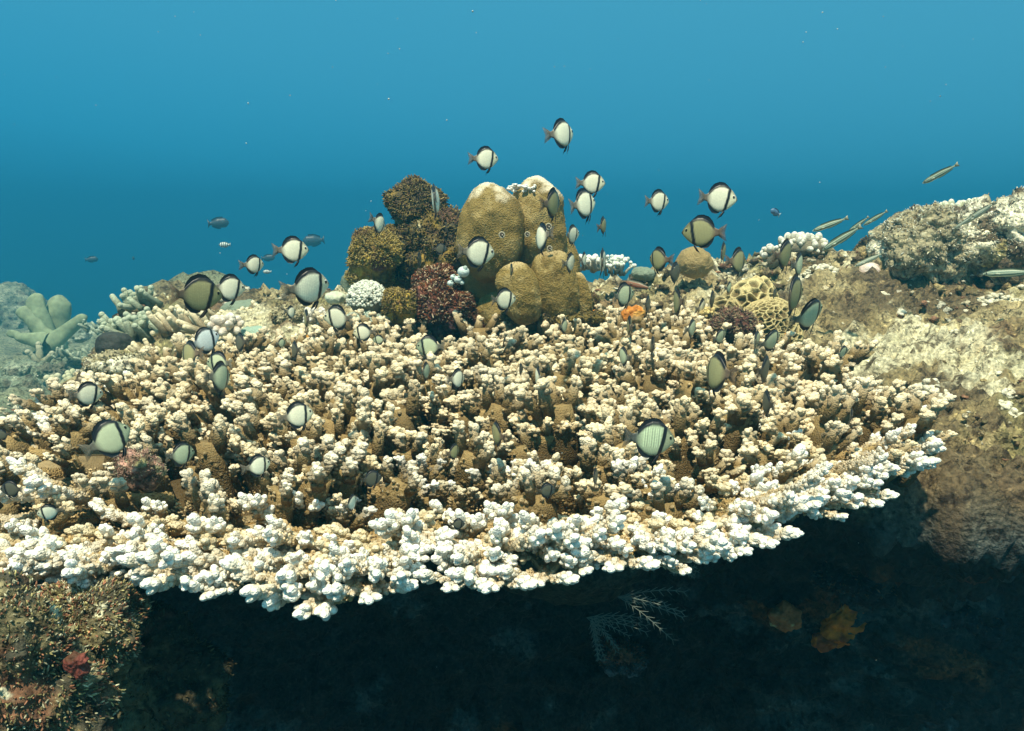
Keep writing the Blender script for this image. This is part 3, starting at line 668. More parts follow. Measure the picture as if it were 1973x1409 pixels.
# loose rubble: countless small broken bits
A = Acc(); r_ = np.random.default_rng(5); n = 15000
rx = r_.uniform(-2.6, 2.4, n); ry = r_.uniform(1.0, 3.9, n); k = (ry > reef_edge(rx)+.02); rx, ry = rx[k], ry[k]
P2 = np.c_[rx, ry]; k = ~inside(P2) | (ry > 2.4); rx, ry = rx[k], ry[k]; rz = ground(rx, ry)+.025
pal = [(.8, .76, .58), (.6, .54, .36), (.28, .22, .12), (.14, .10, .05), (.33, .26, .12), (.30, .16, .09), (.16, .13, .06), (.75, .72, .55)]
for x, y, z in zip(rx, ry, rz):
    s_ = .0022+.0075*r_.uniform(0, 1)**2.5*(1+.3*(y-1)); c = np.array(pal[r_.integers(0, len(pal))])*r_.uniform(.7, 1.1); V, Fc = ICO(1)
    q = V*np.array([s_*r_.uniform(1, 2.2), s_, s_*r_.uniform(.6, 1.2)])*(.45+1.1*h3(np.arange(len(V)), np.full(len(V), int(x*1e5)), np.full(len(V), int(y*1e5)), 3))[:,None]; a_ = r_.uniform(0, 3.14); ca, sa = math.cos(a_), math.sin(a_)
    A.add(q@np.array([[ca, sa, 0], [-sa, ca, 0], [0, 0, 1]])+np.array([x, y, z+r_.uniform(-.010, .028)]), Fc, c)
o = build('coral_rubble', A, M_ROCK); tag(o, 'broken coral rubble scattered over the reef top', 'rubble', kind='stuff')

# ------------------------------------------------------------------ left side corals
FC0, FC1 = (.20, .15, .08), (.82, .72, .48)
for k, (px, py, Y, n, ln, rad, lab) in enumerate(((372, 640, 2.35, 26, .075, .0095, 'brown finger coral with cream tips spreading left, beneath the dark finned olive fish'),
        (300, 688, 2.3, 14, .05, .008, 'low finger coral with cream tips left of the two stacked fish'), (430, 622, 2.45, 14, .06, .009, 'brown finger coral with cream tips under the white fish with one black band'),
        (318, 600, 2.75, 20, .06, .010, 'green tinted finger coral on the left skyline'), (500, 615, 2.55, 12, .045, .009, 'stubby finger coral on the skyline between the two groups of fish'))):
    fingers('finger_coral', lab, px, py, Y, n, ln, rad, .45, 1.0, FC0, FC1 if k != 3 else (.6, .6, .4), 70+k, aim=(-.8, -.3, .7), basew=100 if k == 0 else 70, parts=(k == 0))
rock('boulder_coral', 'pale green ribbed coral cap on the left skyline behind the white banded fish', 'coral', [(466, 600, 2.6, 76, 42, .9)], PAL_GRN, M_LOBE, 4, big=.15, lump=.03, ls=30)
rock('boulder_coral', 'turquoise crusted lump behind the back left of the table coral', 'coral', [(490, 650, 2.25, 56, 46, .9)], [((.16, .26, .20),), ((.3, .42, .33), 12, 0, .4)], M_LOBE, 4, big=.2, lump=.05, ls=30)
lumpy_cluster('cauliflower_coral', 'small bright cream bubbly coral beside the turquoise crusted lump', 'coral', 438, 632, 2.2, 56, 40, 36, .010, (.5, .4, .3), (.92, .86, .74), M_CORAL, 35, lod=2)
lumpy_cluster('cauliflower_coral', 'cream bubbly coral below the large banded fish left of the white crinkled coral', 'coral', 612, 614, 2.15, 40, 32, 26, .009, (.4, .35, .25), (.92, .9, .8), M_CORAL, 36, lod=2)
for k, (px, py, Y, w, h, lab) in enumerate(((225, 706, ground_y(225, 725), 110, 50, 'rounded olive rock below the charcoal sponge at the reef edge'), (170, 650, 8.5, 120, 40, 'flat hazy green rock beyond the left reef edge'), (560, 610, 2.4, 70, 34, 'brown tufted rock under the large banded fish'))):
    rock('reef_rock', lab, 'rock', [(px, py, Y, w, h, .9)], PAL_PALE if k != 1 else PAL_GRN, M_ROCK, 5, tuft=300, tcols=[(.6, .55, .35), (.3, .25, .12)], big=.35, lump=.12, ls=22)

for k, (px, py, n, lab) in enumerate(((255, 652, 22, 'hazy green finger coral on the left slope just above the charcoal sponge'), (310, 640, 18, 'dull finger coral on the left slope right of the charcoal sponge'), (200, 636, 16, 'faint green finger coral at the low end of the left skyline'), (150, 690, 16, 'pale hazy finger coral left of the charcoal sponge'), (275, 596, 16, 'greenish finger coral at the top of the left skyline'))):
    fingers('finger_coral', lab, px, py, ground_y(px, py+8), n, .07, .011, .5, 1.0, (.17, .20, .13), (.46, .52, .38), 170+k, aim=(-.5, -.2, .8), basew=70)  # finger colours carry a painted haze tint
# big hazy leather coral far left, with paddle lobes
LC = empty('leather_coral', at(100, 690, 7.0)); tag(LC, 'large pale green coral with thick paddle lobes standing far left in the haze', 'coral')
def paddle(p0, p1, w0, w1, th, Y, seed):
    a_, b_ = at(*p0, Y), at(*p1, Y+.05); sc = Y/F/CP; A = Acc(); k = 22; V = []; ln = np.linalg.norm(b_-a_); ts_ = 1-(1-np.linspace(0, 1, k))**1.6; ext = 1+w1*sc/2/ln*.8
    pts = [a_+(b_-a_)*t*ext for t in ts_]; w = [(w0+(w1-w0)*t**.8)*sc/2*max(.05, math.sqrt(max(0, 1-max(0, (t*ext*ln-ln+w1*sc*.25)/(w1*sc*.65))**2))) for t in ts_]
    n = 14; d = unit(b_-a_); u = unit(np.cross(d, (0, 1, 0))); Vv = []
    for i in range(k):
        for j in range(n):
            an = j/n*6.283; Vv.append(pts[i]+u*math.cos(an)*w[i]+np.array([0, 1, 0])*math.sin(an)*th*w[i])
    Vv.append(pts[-1]+d*w[-1]*.5); Vv = np.array(Vv); f = []
    for i in range(k-1):
        for j in range(n): a1, b1 = i*n+j, i*n+(j+1) % n; f += [(a1, b1, b1+n), (a1, b1+n, a1+n)]
    for j in range(n): f.append(((k-1)*n+j, (k-1)*n+(j+1) % n, k*n))
    A.add(Vv+fbm(Vv*8, 3, seed)[:,None]*.02, f, np.array([[.25, .31, .18]])*(1+.25*fbm(Vv*14, 3, seed))[:,None])  # haze painted into the lobes as a darker blue green
    build('lobe', A, M_SOFT, LC)
paddle((95, 690), (70, 578), 50, 34, .6, 7.0, 1); paddle((100, 680), (115, 588), 40, 52, .6, 7.1, 2); paddle((100, 660), (44, 602), 30, 28, .6, 6.95, 3)
paddle((95, 665), (158, 614), 36, 20, .7, 6.9, 4); paddle((90, 660), (20, 641), 34, 14, .7, 6.9, 5); paddle((98, 760), (98, 650), 70, 60, .8, 7.05, 6)
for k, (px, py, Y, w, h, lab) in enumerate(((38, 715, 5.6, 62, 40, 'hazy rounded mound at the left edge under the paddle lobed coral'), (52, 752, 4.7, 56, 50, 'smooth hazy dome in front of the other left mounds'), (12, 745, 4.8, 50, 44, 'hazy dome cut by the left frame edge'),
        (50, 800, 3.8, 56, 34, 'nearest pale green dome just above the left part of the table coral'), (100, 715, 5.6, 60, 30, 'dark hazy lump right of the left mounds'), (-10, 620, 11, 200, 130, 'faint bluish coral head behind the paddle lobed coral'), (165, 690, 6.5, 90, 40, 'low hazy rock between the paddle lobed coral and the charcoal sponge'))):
    rock('mound_coral', lab, 'coral', [(px, py, Y, w, h, 1.0)], [((.20, .24, .16),), ((.34, .38, .26), 6, 0, .5), ((.14, .14, .09), 9, .1, .5)], M_ROCK, 5, big=.25 if k not in (4, 6) else .45, lump=.06, ls=12)  # mound pigment dulled and greened to stand in for more haze
fingers('finger_coral', 'stubby pale coral fork above the nearest left dome', 105, 752, 4.6, 5, .08, .024, .4, 1.0, (.35, .34, .2), (.62, .6, .4), 91, aim=(0, 0, 1), basew=26)
fingers('finger_coral', 'short pale branching coral in front of the left valley mounds', 75, 700, 6.2, 6, .14, .025, .6, 1.0, (.3, .3, .18), (.5, .5, .34), 92, aim=(.3, 0, .6), basew=30)
fingers('finger_coral', 'low straw coloured branches left of the banded fish at the left rim', 140, 752, 4.1, 10, .10, .017, .5, 1.0, (.3, .3, .18), (.6, .6, .38), 93, aim=(.2, 0, .6), basew=60)

# ------------------------------------------------------------------ orange sponges, front rocks, wall growth
ORG = [((.55, .20, .03),), ((.70, .36, .08), 30, .1, .5), ((.3, .2, .08), 20, .2, .5)]
for k, (px, py, Y, w, h, lab) in enumerate(((1222, 606, 1.95, 44, 34, 'bright orange sponge behind the right back rim of the table coral'), (1516, 660, 1.82, 16, 36, 'orange sponge below the right side of the honeycomb coral'), (1146, 612, 2.0, 14, 30, 'small orange sponge at the right foot of the brown lobed coral'), (588, 650, 2.0, 18, 10, 'tiny orange sponge at the back left of the table coral'))):
    rock('orange_sponge', lab, 'sponge', [(px, py, Y, w, h, .6)], ORG, M_SPONGE, 4, big=.3, lump=.08, ls=40)
lumpy_cluster('honeycomb_nub', 'small yellow knobbly coral left of the honeycomb coral', 'coral', 1365, 606, 1.98, 24, 20, 30, .005, (.3, .2, .08), (.75, .6, .25), M_CORAL, 41)
rock('crusted_rock', 'pink and brown crusted lump rising through the left front of the table coral', 'rock', [(268, 905, 1.02, 88, 64, .8)], [((.20, .12, .08),), ((.50, .28, .22), 30, .1, .5), ((.1, .07, .04), 22, .2, .5), ((.3, .28, .14), 17, .3, .6)], M_ROCK, 5, tuft=500, tcols=[(.5, .3, .25), (.25, .16, .1), (.5, .45, .3)], tsize=(.001, .003), big=.3, lump=.14, ls=60)
rock('rubble_rock', 'sunlit rubble covered rock in the bottom left corner under the coral rim', 'rock', [(20, 1330, .72, 330, 420, .5), (150, 1230, .80, 240, 220, .5), (-60, 1200, .78, 260, 160, .6)],
     [((.14, .12, .06),), ((.32, .28, .15), 14, 0, .45), ((.06, .055, .035), 18, .1, .5), ((.17, .085, .045), 9, .35, .6), ((.62, .60, .42), 26, .35, .6)], M_ROCK, 6, tuft=2600, tcols=[(.4, .36, .16), (.2, .16, .07), (.55, .52, .34), (.4, .18, .1)], tsize=(.0015, .0042), big=.5, lump=.10, ls=40, fine=.004, fs=110)
rock('red_sponge', 'dull red sponge under the left rim of the table coral', 'sponge', [(212, 1168, .80, 70, 44, .7)], [((.17, .05, .035),), ((.10, .04, .02), 40, 0, .5)], M_SPONGE, 4, big=.3, lump=.08, ls=60)
rock('red_sponge', 'small red sponge on the sunlit rock in the bottom left corner', 'sponge', [(150, 1280, .70, 44, 56, .7)], [((.19, .05, .035),), ((.12, .05, .025), 40, 0, .5)], M_SPONGE, 4, big=.35, lump=.08, ls=60)
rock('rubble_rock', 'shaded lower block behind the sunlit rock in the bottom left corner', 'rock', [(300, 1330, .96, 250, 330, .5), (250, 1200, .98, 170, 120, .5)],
     [((.05, .045, .025),), ((.12, .10, .05), 14, 0, .45), ((.02, .02, .012), 18, .1, .5), ((.12, .05, .03), 9, .35, .6)], M_ROCK, 5, tuft=700, tcols=[(.12, .10, .05), (.06, .05, .02)], tsize=(.002, .005), big=.5, lump=.10, ls=34)  # added block: the sunlit rock's palette painted darker, to fade into shade
rock('orange_wall_sponge', 'orange pitted sponge on the dark wall at lower right', 'sponge', [(1625, 1205, 1.60, 84, 90, .5), (1590, 1235, 1.60, 50, 40, .5), (1660, 1190, 1.61, 60, 50, .5)], [((.62, .16, .02),), ((.3, .07, .02), 30, .1, .5)], M_SPONGE, 5, big=.4, lump=.10, ls=50)
rock('orange_wall_sponge', 'smaller rusty sponge on the dark wall left of the orange pitted one', 'sponge', [(1512, 1190, 1.60, 66, 56, .5)], [((.36, .12, .04),), ((.5, .4, .2), 30, .3, .6)], M_SPONGE, 5, big=.4, lump=.10, ls=50)
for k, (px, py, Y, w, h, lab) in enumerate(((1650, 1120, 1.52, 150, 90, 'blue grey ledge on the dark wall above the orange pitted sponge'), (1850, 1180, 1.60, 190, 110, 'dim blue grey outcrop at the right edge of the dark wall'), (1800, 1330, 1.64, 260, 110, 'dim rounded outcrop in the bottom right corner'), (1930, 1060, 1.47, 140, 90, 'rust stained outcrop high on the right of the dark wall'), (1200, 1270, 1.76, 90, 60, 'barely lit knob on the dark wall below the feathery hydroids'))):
    rock('wall_outcrop', lab, 'rock', [(px, py, Y, w, h, .5)], [((.045, .05, .05),), ((.10, .12, .13), 9, .1, .5), ((.02, .02, .02), 7, .2, .5), ((.22, .08, .04), 8, .5 if k != 3 else .1, .75)], M_ROCK, 5, tuft=300, tcols=[(.07, .08, .08), (.15, .08, .04)], big=.5, lump=.12, ls=30)  # dim bluish light of the wall painted into the outcrops
def hydroid(px, py, Y, ang, L, label, seed):
    r_ = np.random.default_rng(seed); A = Acc(); p0 = at(px, py, Y)
    for s_ in range(5):
        a_ = ang+r_.uniform(-.45, .45); d = unit((math.cos(a_), r_.uniform(-.4, .2), math.sin(a_))); l = L*r_.uniform(.6, 1); k = 9; pts = [p0]
        for i in range(k-1): d = unit(d+np.array([0, 0, -.05])+r_.normal(size=3)*.04); pts.append(pts[-1]+d*l/(k-1))
        A.tube(pts, [.0005]*k, [(.12, .15, .13)]*k, n=5)
        for i in range(1, k):
            for sg in (-1, 1):
                fr = frame(d); dd = unit(d+sg*fr[1]*.8+fr[0]*r_.uniform(-.3, .3)); e2 = pts[i]+dd*l*.16*(1-.5*i/k); A.tube([pts[i], e2], [.0005, .0003], [(.15, .18, .16)]*2, n=4)
    o = build('feather_hydroid', A, M_SOFT, None, tuple(p0)); tag(o, label, 'hydroid', 'feathery hydroids hanging below the coral rim')
hydroid(1190, 1150, .92, 0.0, .09, 'feathery hydroid just under the white rim, pointing right', 3)
hydroid(1130, 1190, .98, -.1, .09, 'pale feathery hydroid fan hanging below and left of the upper one', 4)
hydroid(1140, 1190, .99, -1.1, .08, 'drooping feathery hydroid pointing down into the dark', 5)
hydroid(1290, 1105, .90, .25, .045, 'short bright hydroid sprig poking out beside the white rim', 6)

# ------------------------------------------------------------------ fish
def interp(keys, x):
    k = sorted(keys); return np.interp(x, [a_[0] for a_ in k], [a_[1] for a_ in k])
TOPK = [(.5, .0), (.47, .045), (.42, .10), (.33, .18), (.22, .255), (.08, .30), (-.08, .30), (-.22, .245), (-.34, .16), (-.43, .085), (-.52, .065)]
BOTK = [(.5, -.02), (.46, -.06), (.38, -.125), (.25, -.21), (.1, -.275), (-.06, -.285), (-.2, -.245), (-.33, -.16), (-.43, -.08), (-.52, -.062)]
WIDK = [(.5, .012), (.45, .045), (.36, .075), (.2, .10), (.05, .105), (-.15, .085), (-.3, .055), (-.42, .03), (-.52, .018)]
def slab(A, pts, th, cols):
    """thin closed fin from a fan outline (first point is the hub); pts in x,y,z"""
    p = np.asarray(pts, float); n = len(p); c = np.asarray(cols, float); o = np.array([0, th/2, 0]); V = np.vstack([p+o, p-o]); f = []
    for i in range(1, n-1): f += [(0, i, i+1), (n, n+i+1, n+i)]
    for i in range(n): j = (i+1) % n; f += [(i, n+i, n+j), (i, n+j, j)]
    A.add(V, f, np.vstack([c, c]))
def strip(A, lo, hi, th, cl, ch, m=4):
    lo = np.asarray(lo, float); hi = np.asarray(hi, float); n = len(lo); V = []; C = []
    for sd in (1, -1):
        for k in range(m):
            t = k/(m-1); V.append(lo*(1-t)+hi*t+np.array([0, sd*th/2*(1-.8*t), 0])); C.append(np.tile(np.array(cl)*(1-t)+np.array(ch)*t, (n, 1)))
    V = np.vstack(V); C = np.vstack(C); f = []
    for sd in (0, 1):
        for k in range(m-1):
            for i in range(n-1):
                a_ = sd*m*n+k*n+i; q = (a_, a_+1, a_+1+n, a_+n); q = q if sd else q[::-1]; f += [(q[0], q[1], q[2]), (q[0], q[2], q[3])]
    top, bot = (m-1)*n, m*n+(m-1)*n
    for i in range(n-1): f += [(top+i, top+i+1, bot+i+1), (top+i, bot+i+1, bot+i)]
    A.add(V, f, C)
def damsel(body, head, fin, tail, dorsal=1.0, bend=0.0, fade=(.5, .5, .35), stripes=False):
    A = Acc(); NX, NA = (110 if stripes else 52), 32; body = np.array(body); head = np.array(head); fin = np.array(fin); tail = np.array(tail); BK = np.array([.012, .014, .018])
    xs = -.52+1.02*(.5-.5*np.cos(np.linspace(0, math.pi, NX))); V = []; C = []
    for x in xs:
        zt, zb, w = interp(TOPK, x), interp(BOTK, x), interp(WIDK, x)
        for j in range(NA):
            an = j/NA*6.283; cz, sy = math.cos(an), math.sin(an); z = (zt+zb)/2+(zt-zb)/2*cz; y = w*np.sign(sy)*abs(sy)**.8
            V.append((x, y, z)); bx = x-.05*z/.3                       # band leans forward at the top
            edge = (zt-z)/.3; c = body.copy()
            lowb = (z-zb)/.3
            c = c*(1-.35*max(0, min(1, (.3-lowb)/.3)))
            if stripes and -.26 < x < .14 and -.12 < z < .2: c = c*(1.45 if math.sin(x*118) > -.1 else .8)
            if x > .19: c = head.copy()*(1.1-.3*max(0, min(1, (z-.05)/.2)))
            if x < -.30: t = min(1, (-.30-x)/.14); c = c*(1-t)+tail*t
            bd = abs(bx-(.205-.28*max(0, -z)*.4)); t = max(0, min(1, (.056-bd)/.018)); c = c*(1-t)+BK*t
            t = max(0, min(1, (.075-(zt-z))/.03))*(1 if x < .22 and x > -.4 else .5 if x >= .22 else .3); c = c*(1-t)+BK*t
            t = max(0, min(1, (.03-(z-zb))/.02))*(.7 if x < .2 else .2); c = c*(1-t)+BK*t
            if x > .465: c = c*.45
            C.append(c)
    f = []
    for i in range(NX-1):
        for j in range(NA):
            a_, b_ = i*NA+j, i*NA+(j+1) % NA; f += [(a_, b_+NA, b_), (a_, a_+NA, b_+NA)]
    V.append((.505, 0, -.01)); C.append(head*.3); V.append((-.53, 0, 0)); C.append(tail)
    for j in range(NA): f += [((NX-1)*NA+j, NX*NA, (NX-1)*NA+(j+1) % NA), (j, (j+1) % NA, NX*NA+1)]
    A.add(V, f, C)
    # dorsal fin: spiny front, higher soft back
    xd = np.linspace(.20, -.40, 22); base = np.array([(x, 0, interp(TOPK, x)-.02) for x in xd])
    hgt = np.interp(-xd, [-.20, -.1, .0, .12, .24, .34, .40], [.01, .045, .055, .06, .075, .06, .015])*dorsal; spin = 1-.12*(np.arange(22) % 2)
    tip = base+np.c_[-.25*hgt, 0*hgt, hgt*spin+.02]; strip(A, base, tip, .012, BK, BK*1.3)
    xa = np.linspace(.0, -.40, 16); base = np.array([(x, 0, interp(BOTK, x)+.02) for x in xa]); hgt = np.interp(-xa, [0, .1, .22, .33, .40], [.02, .055, .075, .06, .015]); strip(A, base, base+np.c_[-.35*hgt, 0*hgt, -hgt-.02], .012, BK*1.5, BK)
    # tail fin, shallowly forked
    hub = (-.50, 0, 0); oz = [(-.50, .055), (-.57, .10), (-.68, .16), (-.74, .18), (-.71, .08), (-.685, 0), (-.71, -.08), (-.74, -.18), (-.68, -.16), (-.57, -.10), (-.50, -.055)]
    slab(A, [hub]+[(a_, 0, b_) for a_, b_ in oz], .010, [tail]+[tail*.9]*2+[tail*.6]*2+[tail*1.1]*3+[tail*.6]*2+[tail*.9]*2)
    for sg in (-1, 1):       # pelvic and pectoral fins
        p = np.array([(.14, sg*.03, -.25), (.10, sg*.05, -.27), (.02, sg*.07, -.36), (-.06, sg*.085, -.46), (-.03, sg*.07, -.42), (.07, sg*.05, -.38), (.15, sg*.035, -.29)]); slab(A, p, .010, [BK]*7)
        V_, F_ = ICO(2); e0 = np.array([.375, sg*.060, .045]); A.add(V_*np.array([.042, .018, .042])+e0, F_, np.clip(head*1.4, 0, .8)); A.add(V_*np.array([.031, .014, .031])+e0+np.array([0, sg*.010, 0]), F_, (.006, .006, .008))
    v, f, c = A.arrays(); v = v.copy(); s_ = np.clip(.1-v[:,0], 0, 1); v[:,1] += bend*s_*s_; return mesh_from('damselfish', v*np.array([.82, .78, 1.16]), f, c, M_FISH, alpha=np.clip(1-(-.50-v[:,0])*4.0, .28, 1))
VAR = {}
for b, bv in enumerate((-.35, 0, .35)):
    VAR['w', b] = damsel((.95, .93, .70), (.80, .78, .54), (.1, .1, .1), (.22, .19, .14), 1.0, bv, (.7, .7, .56))
    VAR['g', b] = damsel((.58, .64, .42), (.34, .40, .26), (.1, .1, .1), (.18, .17, .13), 1.0, bv, (.3, .32, .25))
    VAR['o', b] = damsel((.35, .33, .16), (.27, .26, .12), (.1, .1, .1), (.20, .14, .09), 1.1, bv, (.24, .22, .14))  # olive, partly a shaded flank put into the body colour
    VAR['d', b] = damsel((.12, .12, .085), (.08, .085, .07), (.05, .05, .05), (.09, .075, .05), 1.0, bv, (.1, .1, .07))  # dark copy, partly the dimness of fish in shade painted in
    VAR['b', b] = damsel((.80, .88, .86), (.72, .80, .80), (.1, .1, .1), (.30, .32, .32), .6, bv, (.5, .55, .52))
VAR['s', 0] = VAR['s', 1] = VAR['s', 2] = damsel((.48, .58, .38), (.34, .38, .24), (.1, .1, .1), (.10, .11, .10), 1.0, 0, (.3, .32, .25), stripes=True)
# (px, py, height px, yaw, pitch, roll, variant, label)  yaw 0 = heading right, 90 = heading away, 180 = heading left
FISH = [
 (1086,258,60,55,8,0,'w','topmost of all the banded fish, alone in open water'),
 (938,306,46,22,0,0,'w','banded fish alone in open water above the pale crest of the brown lobed coral'),
 (1143,353,46,12,0,0,'w','upper fish of the overlapping pair right of the brown lobed coral'),
 (1127,393,58,48,10,0,'w','lower fish of the overlapping pair right of the brown lobed coral'),
 (1270,388,44,35,0,0,'w','small banded fish alone in open water left of the large white one'),
 (1389,383,60,8,-4,0,'w','large white banded fish in open water above the big olive one'),
 (1348,448,66,182,0,0,'o','large olive fish heading left above the tan dome coral'),
 (1103,452,40,52,0,6,'w','banded fish against the blue beside the right edge of the brown lobed coral'),
 (732,432,42,68,-10,-22,'w','slim leaning white fish just above the yellow algae boulder'),
 (838,386,62,76,5,-10,'w','slim fish with pale flank in front of the rock tower knob'),
 (1067,392,60,72,0,4,'o','grey green fish against the top right lobe of the brown coral'),
 (1042,458,58,106,0,-14,'w','slim white leaning fish in front of the right brown lobe'),
 (924,487,62,20,-5,0,'w','white banded fish in front of the left brown lobe, facing right'),
 (567,482,54,8,0,0,'w','banded fish in open water with its tail stretched left, highest on the left side'),
 (491,510,40,35,0,0,'w','small banded fish in open water below left of the highest left one'),
 (600,553,78,32,0,10,'w','large white fish with a grey head left of the yellow algae boulder'),
 (446,556,54,18,-6,0,'w','one banded white fish on the left skyline, touching the dark finned olive fish'),
 (388,568,80,10,-6,0,'o','large olive fish with a raised black dorsal fin on the left skyline'),
 (398,655,56,30,14,8,'b','plump bluish white fish above the left back rim of the table coral'),
 (363,682,56,112,0,-14,'o','slim olive fish overlapping the plump bluish white one from the left'),
 (420,700,48,150,0,-6,'g','upper back fish of the stacked pair at left'),
 (427,727,62,62,0,-12,'g','lower front fish of the stacked pair at left'),
 (562,602,28,60,0,-14,'w','tiny white fish under the tail of the large grey headed fish'),
 (590,614,44,84,0,-4,'o','slim dull fish hanging below the large grey headed fish'),
 (648,612,52,158,0,6,'w','white fish with dark head turned left, below the large grey headed fish'),
 (698,641,36,172,0,0,'w','round white fish with thin black band, heading left at the table coral back left'),
 (729,655,22,170,0,0,'g','tiny fish peeping out right of the round white one'),
 (461,660,40,108,0,-10,'d','small dark bluish slim fish over the back left of the table coral'),
 (543,661,20,40,0,0,'g','tiny green fish half hidden behind the back left branchlets'),
 (567,674,38,100,0,-6,'d','dark brown slim fish over the back left of the table coral'),
 (172,760,52,14,-4,0,'w','white banded fish over the far left rim, heading right'),
 (216,843,78,24,22,8,'g','large grey green fish pointing up right over the left of the table coral'),
 (352,875,54,34,0,-4,'g','grey green fish with a dark margin left of the white humped branchlets'),
 (500,897,48,28,6,0,'w','small pale fish low over the left middle of the table coral'),
 (577,800,56,16,8,0,'w','pale fish with an upturned snout over the left middle of the table coral'),
 (824,668,46,180,0,0,'g','broad olive green fish heading left below the crimson rock'),
 (821,715,38,68,0,0,'g','slim fish just below the broad olive green one'),
 (883,730,42,58,0,-6,'w','slim black edged fish right of the two below the crimson rock'),
 (973,577,48,28,0,0,'w','white fish with grey tail in front of the lowest brown lobe'),
 (850,480,24,10,0,0,'d','faint dark green fish in the shade of the rock tower'),
 (808,500,34,82,0,0,'d','thin dark fish in front of the shaded rock tower'),
 (1003,712,26,70,0,0,'d','tiny dark edged fish over the middle back of the table coral'),
 (1036,726,46,92,0,0,'w','very thin cream fish seen edge on over the middle of the table coral'),
 (956,835,54,104,0,4,'o','olive brown slim fish among the central branchlets'),
 (876,870,34,60,0,0,'o','dull olive fish half hidden left of the central one'),
 (1055,945,34,20,0,0,'d','dark olive fish tucked in shade among the lower middle branchlets'),
 (718,922,38,14,0,0,'d','dark fish tucked in shade right of the small pale one low on the left'),
 (679,968,38,66,0,8,'w','small slim fish with a pale streak near the front left ribs'),
 (884,1010,26,10,0,0,'d','little dark fish peeping out nearest the front rim'),
 (1147,918,38,80,0,-8,'d','thin dark fish left of the large striped fish, low among branchlets'),
 (1260,846,84,12,-4,0,'s','largest fish over the right middle table coral, fine pale stripes on its flank'),
 (1378,717,84,112,-6,-6,'o','large olive fish seen from behind over the right back of the table coral'),
 (1476,775,56,98,0,0,'d','dark olive slim fish over the right table coral, lower of the two'),
 (1475,710,58,84,0,6,'d','thin dark bluish fish directly above the lower dark slim one'),
 (1488,655,50,60,8,22,'g','green slim fish leaning right below the honeycomb coral'),
 (1457,655,42,74,0,8,'g','thinner green fish just left of the leaning green one below the honeycomb coral'),
 (1388,648,34,56,8,18,'g','small green fish leaning right at the right back of the table coral'),
 (1334,632,38,76,0,6,'g','small slim pale fish left of the maroon crust'),
 (1353,592,38,78,0,10,'w','thin white fish beside the small yellow knobbly coral'),
 (1257,665,38,82,0,4,'d','small thin dark fish over the right back branchlets'),
 (1212,628,46,84,0,4,'o','thin fish in front of the bright orange sponge'),
 (1200,686,40,110,0,4,'g','pale greenish striped slim fish over the right back of the table coral'),
 (1088,628,30,72,0,0,'g','small dark edged fish in front of the brown coral foot'),
 (1203,568,48,40,4,4,'g','green fish with grey tail at left, below the tan wrasse'),
 (1304,582,56,96,0,-6,'o','dull yellowish fish with an orange spot behind it, left of the honeycomb coral'),
 (1302,525,44,72,0,0,'d','dark olive slim fish in front of the tan dome coral'),
 (1267,500,50,125,0,0,'o','brown fish with its tail to the right on the middle skyline'),
 (1393,485,40,82,0,8,'o','thin reddish brown fish right of the tan dome coral'),
 (1424,503,52,66,0,-2,'o','oval olive fish with black margin between the tan dome and the bubbly white coral'),
 (1514,490,60,74,0,8,'o','olive fish with a black margin in front of the white bubbly skyline coral'),
 (1540,510,48,82,0,2,'g','thin green fish touching the right side of the one before the bubbly coral'),
 (1529,566,74,66,0,6,'o','large olive fish leaning right above the honeycomb coral'),
 (1563,605,70,60,6,26,'g','blue green fish leaning far right beside the large olive one'),
 (1624,678,28,50,4,20,'g','small green fish alone over the dark slope right of the table coral'),
 (1160,503,50,78,0,4,'w','thin white fish in front of the small branching coral on the skyline'),
 (1126,500,30,80,0,0,'w','tiny thin white fish in front of the white round tipped fingers'),
 (1100,506,42,74,0,4,'w','thin pale fish at the right side of the heart shaped brown lobe'),
 (985,520,28,84,0,0,'o','tiny thin fish at the top of the lowest brown lobe'),
 (1405,554,24,76,0,8,'g','tiny green fish at the top left of the honeycomb coral'),
 (1163,434,36,80,6,10,'o','tiny thin brown fish alone in open water right of the overlapping pair'),
 (1248,586,34,76,0,0,'d','dim little fish in shadow below the tan wrasse'),
 (1372,576,36,80,0,6,'d','dim thin fish at the left edge of the honeycomb coral'),
 (1492,566,22,70,0,8,'d','tiny dim fish between the honeycomb coral and the large olive fish'),
 (1640,800,30,84,0,4,'d','thin blue grey fish low near the right rim of the table coral'),
 (92,988,40,165,0,6,'w','pale fish lying low among the white ribs at the front left'),
 (20,942,40,150,0,0,'d','grey fish cut by the left frame edge low over the table coral'),
 (2,838,24,150,0,0,'d','tiny blue grey fish cut by the left frame edge above the coral'),
]
r_ = np.random.default_rng(12)
def fish_at(mesh, name, px, py, d, L, yaw, pitch, roll):
    p = at(px, py, d)
    # heading is given as seen by the camera, so measure yaw from the sight line's right
    o = obj(name, mesh, None, tuple(p)); o.rotation_mode = 'ZYX'
    o.rotation_euler = (R(roll), -R(pitch), R(yaw)-math.atan2(p[0], p[1])); k_ = .95+.1*((px*7+py*13) % 11)/11; o.scale = (L, L, L*k_); return o
for i, (px, py, h, yaw, pitch, roll, var, lab) in enumerate(FISH):
    H = .052; Y = F*H/h*r_.uniform(.96, 1.04)
    kx = on_table(px, py+h*.45, .066)          # keep clear of the branchlets behind and under it
    if py > 600 and kx[1] > 0: Y = min(Y, kx[1]*.96)
    if py <= 620: Y = min(Y, 1.80 if px > 690 and px < 1160 else 2.0)
    L = h*Y/F/.81
    vr = 0 if (yaw > 90 and yaw < 150) else r_.integers(0, 3); o = fish_at(VAR[var, int(vr)], 'damselfish', px, py, Y, L, yaw, pitch, roll)
    tag(o, lab, 'fish', 'banded damselfish hovering over the reef')

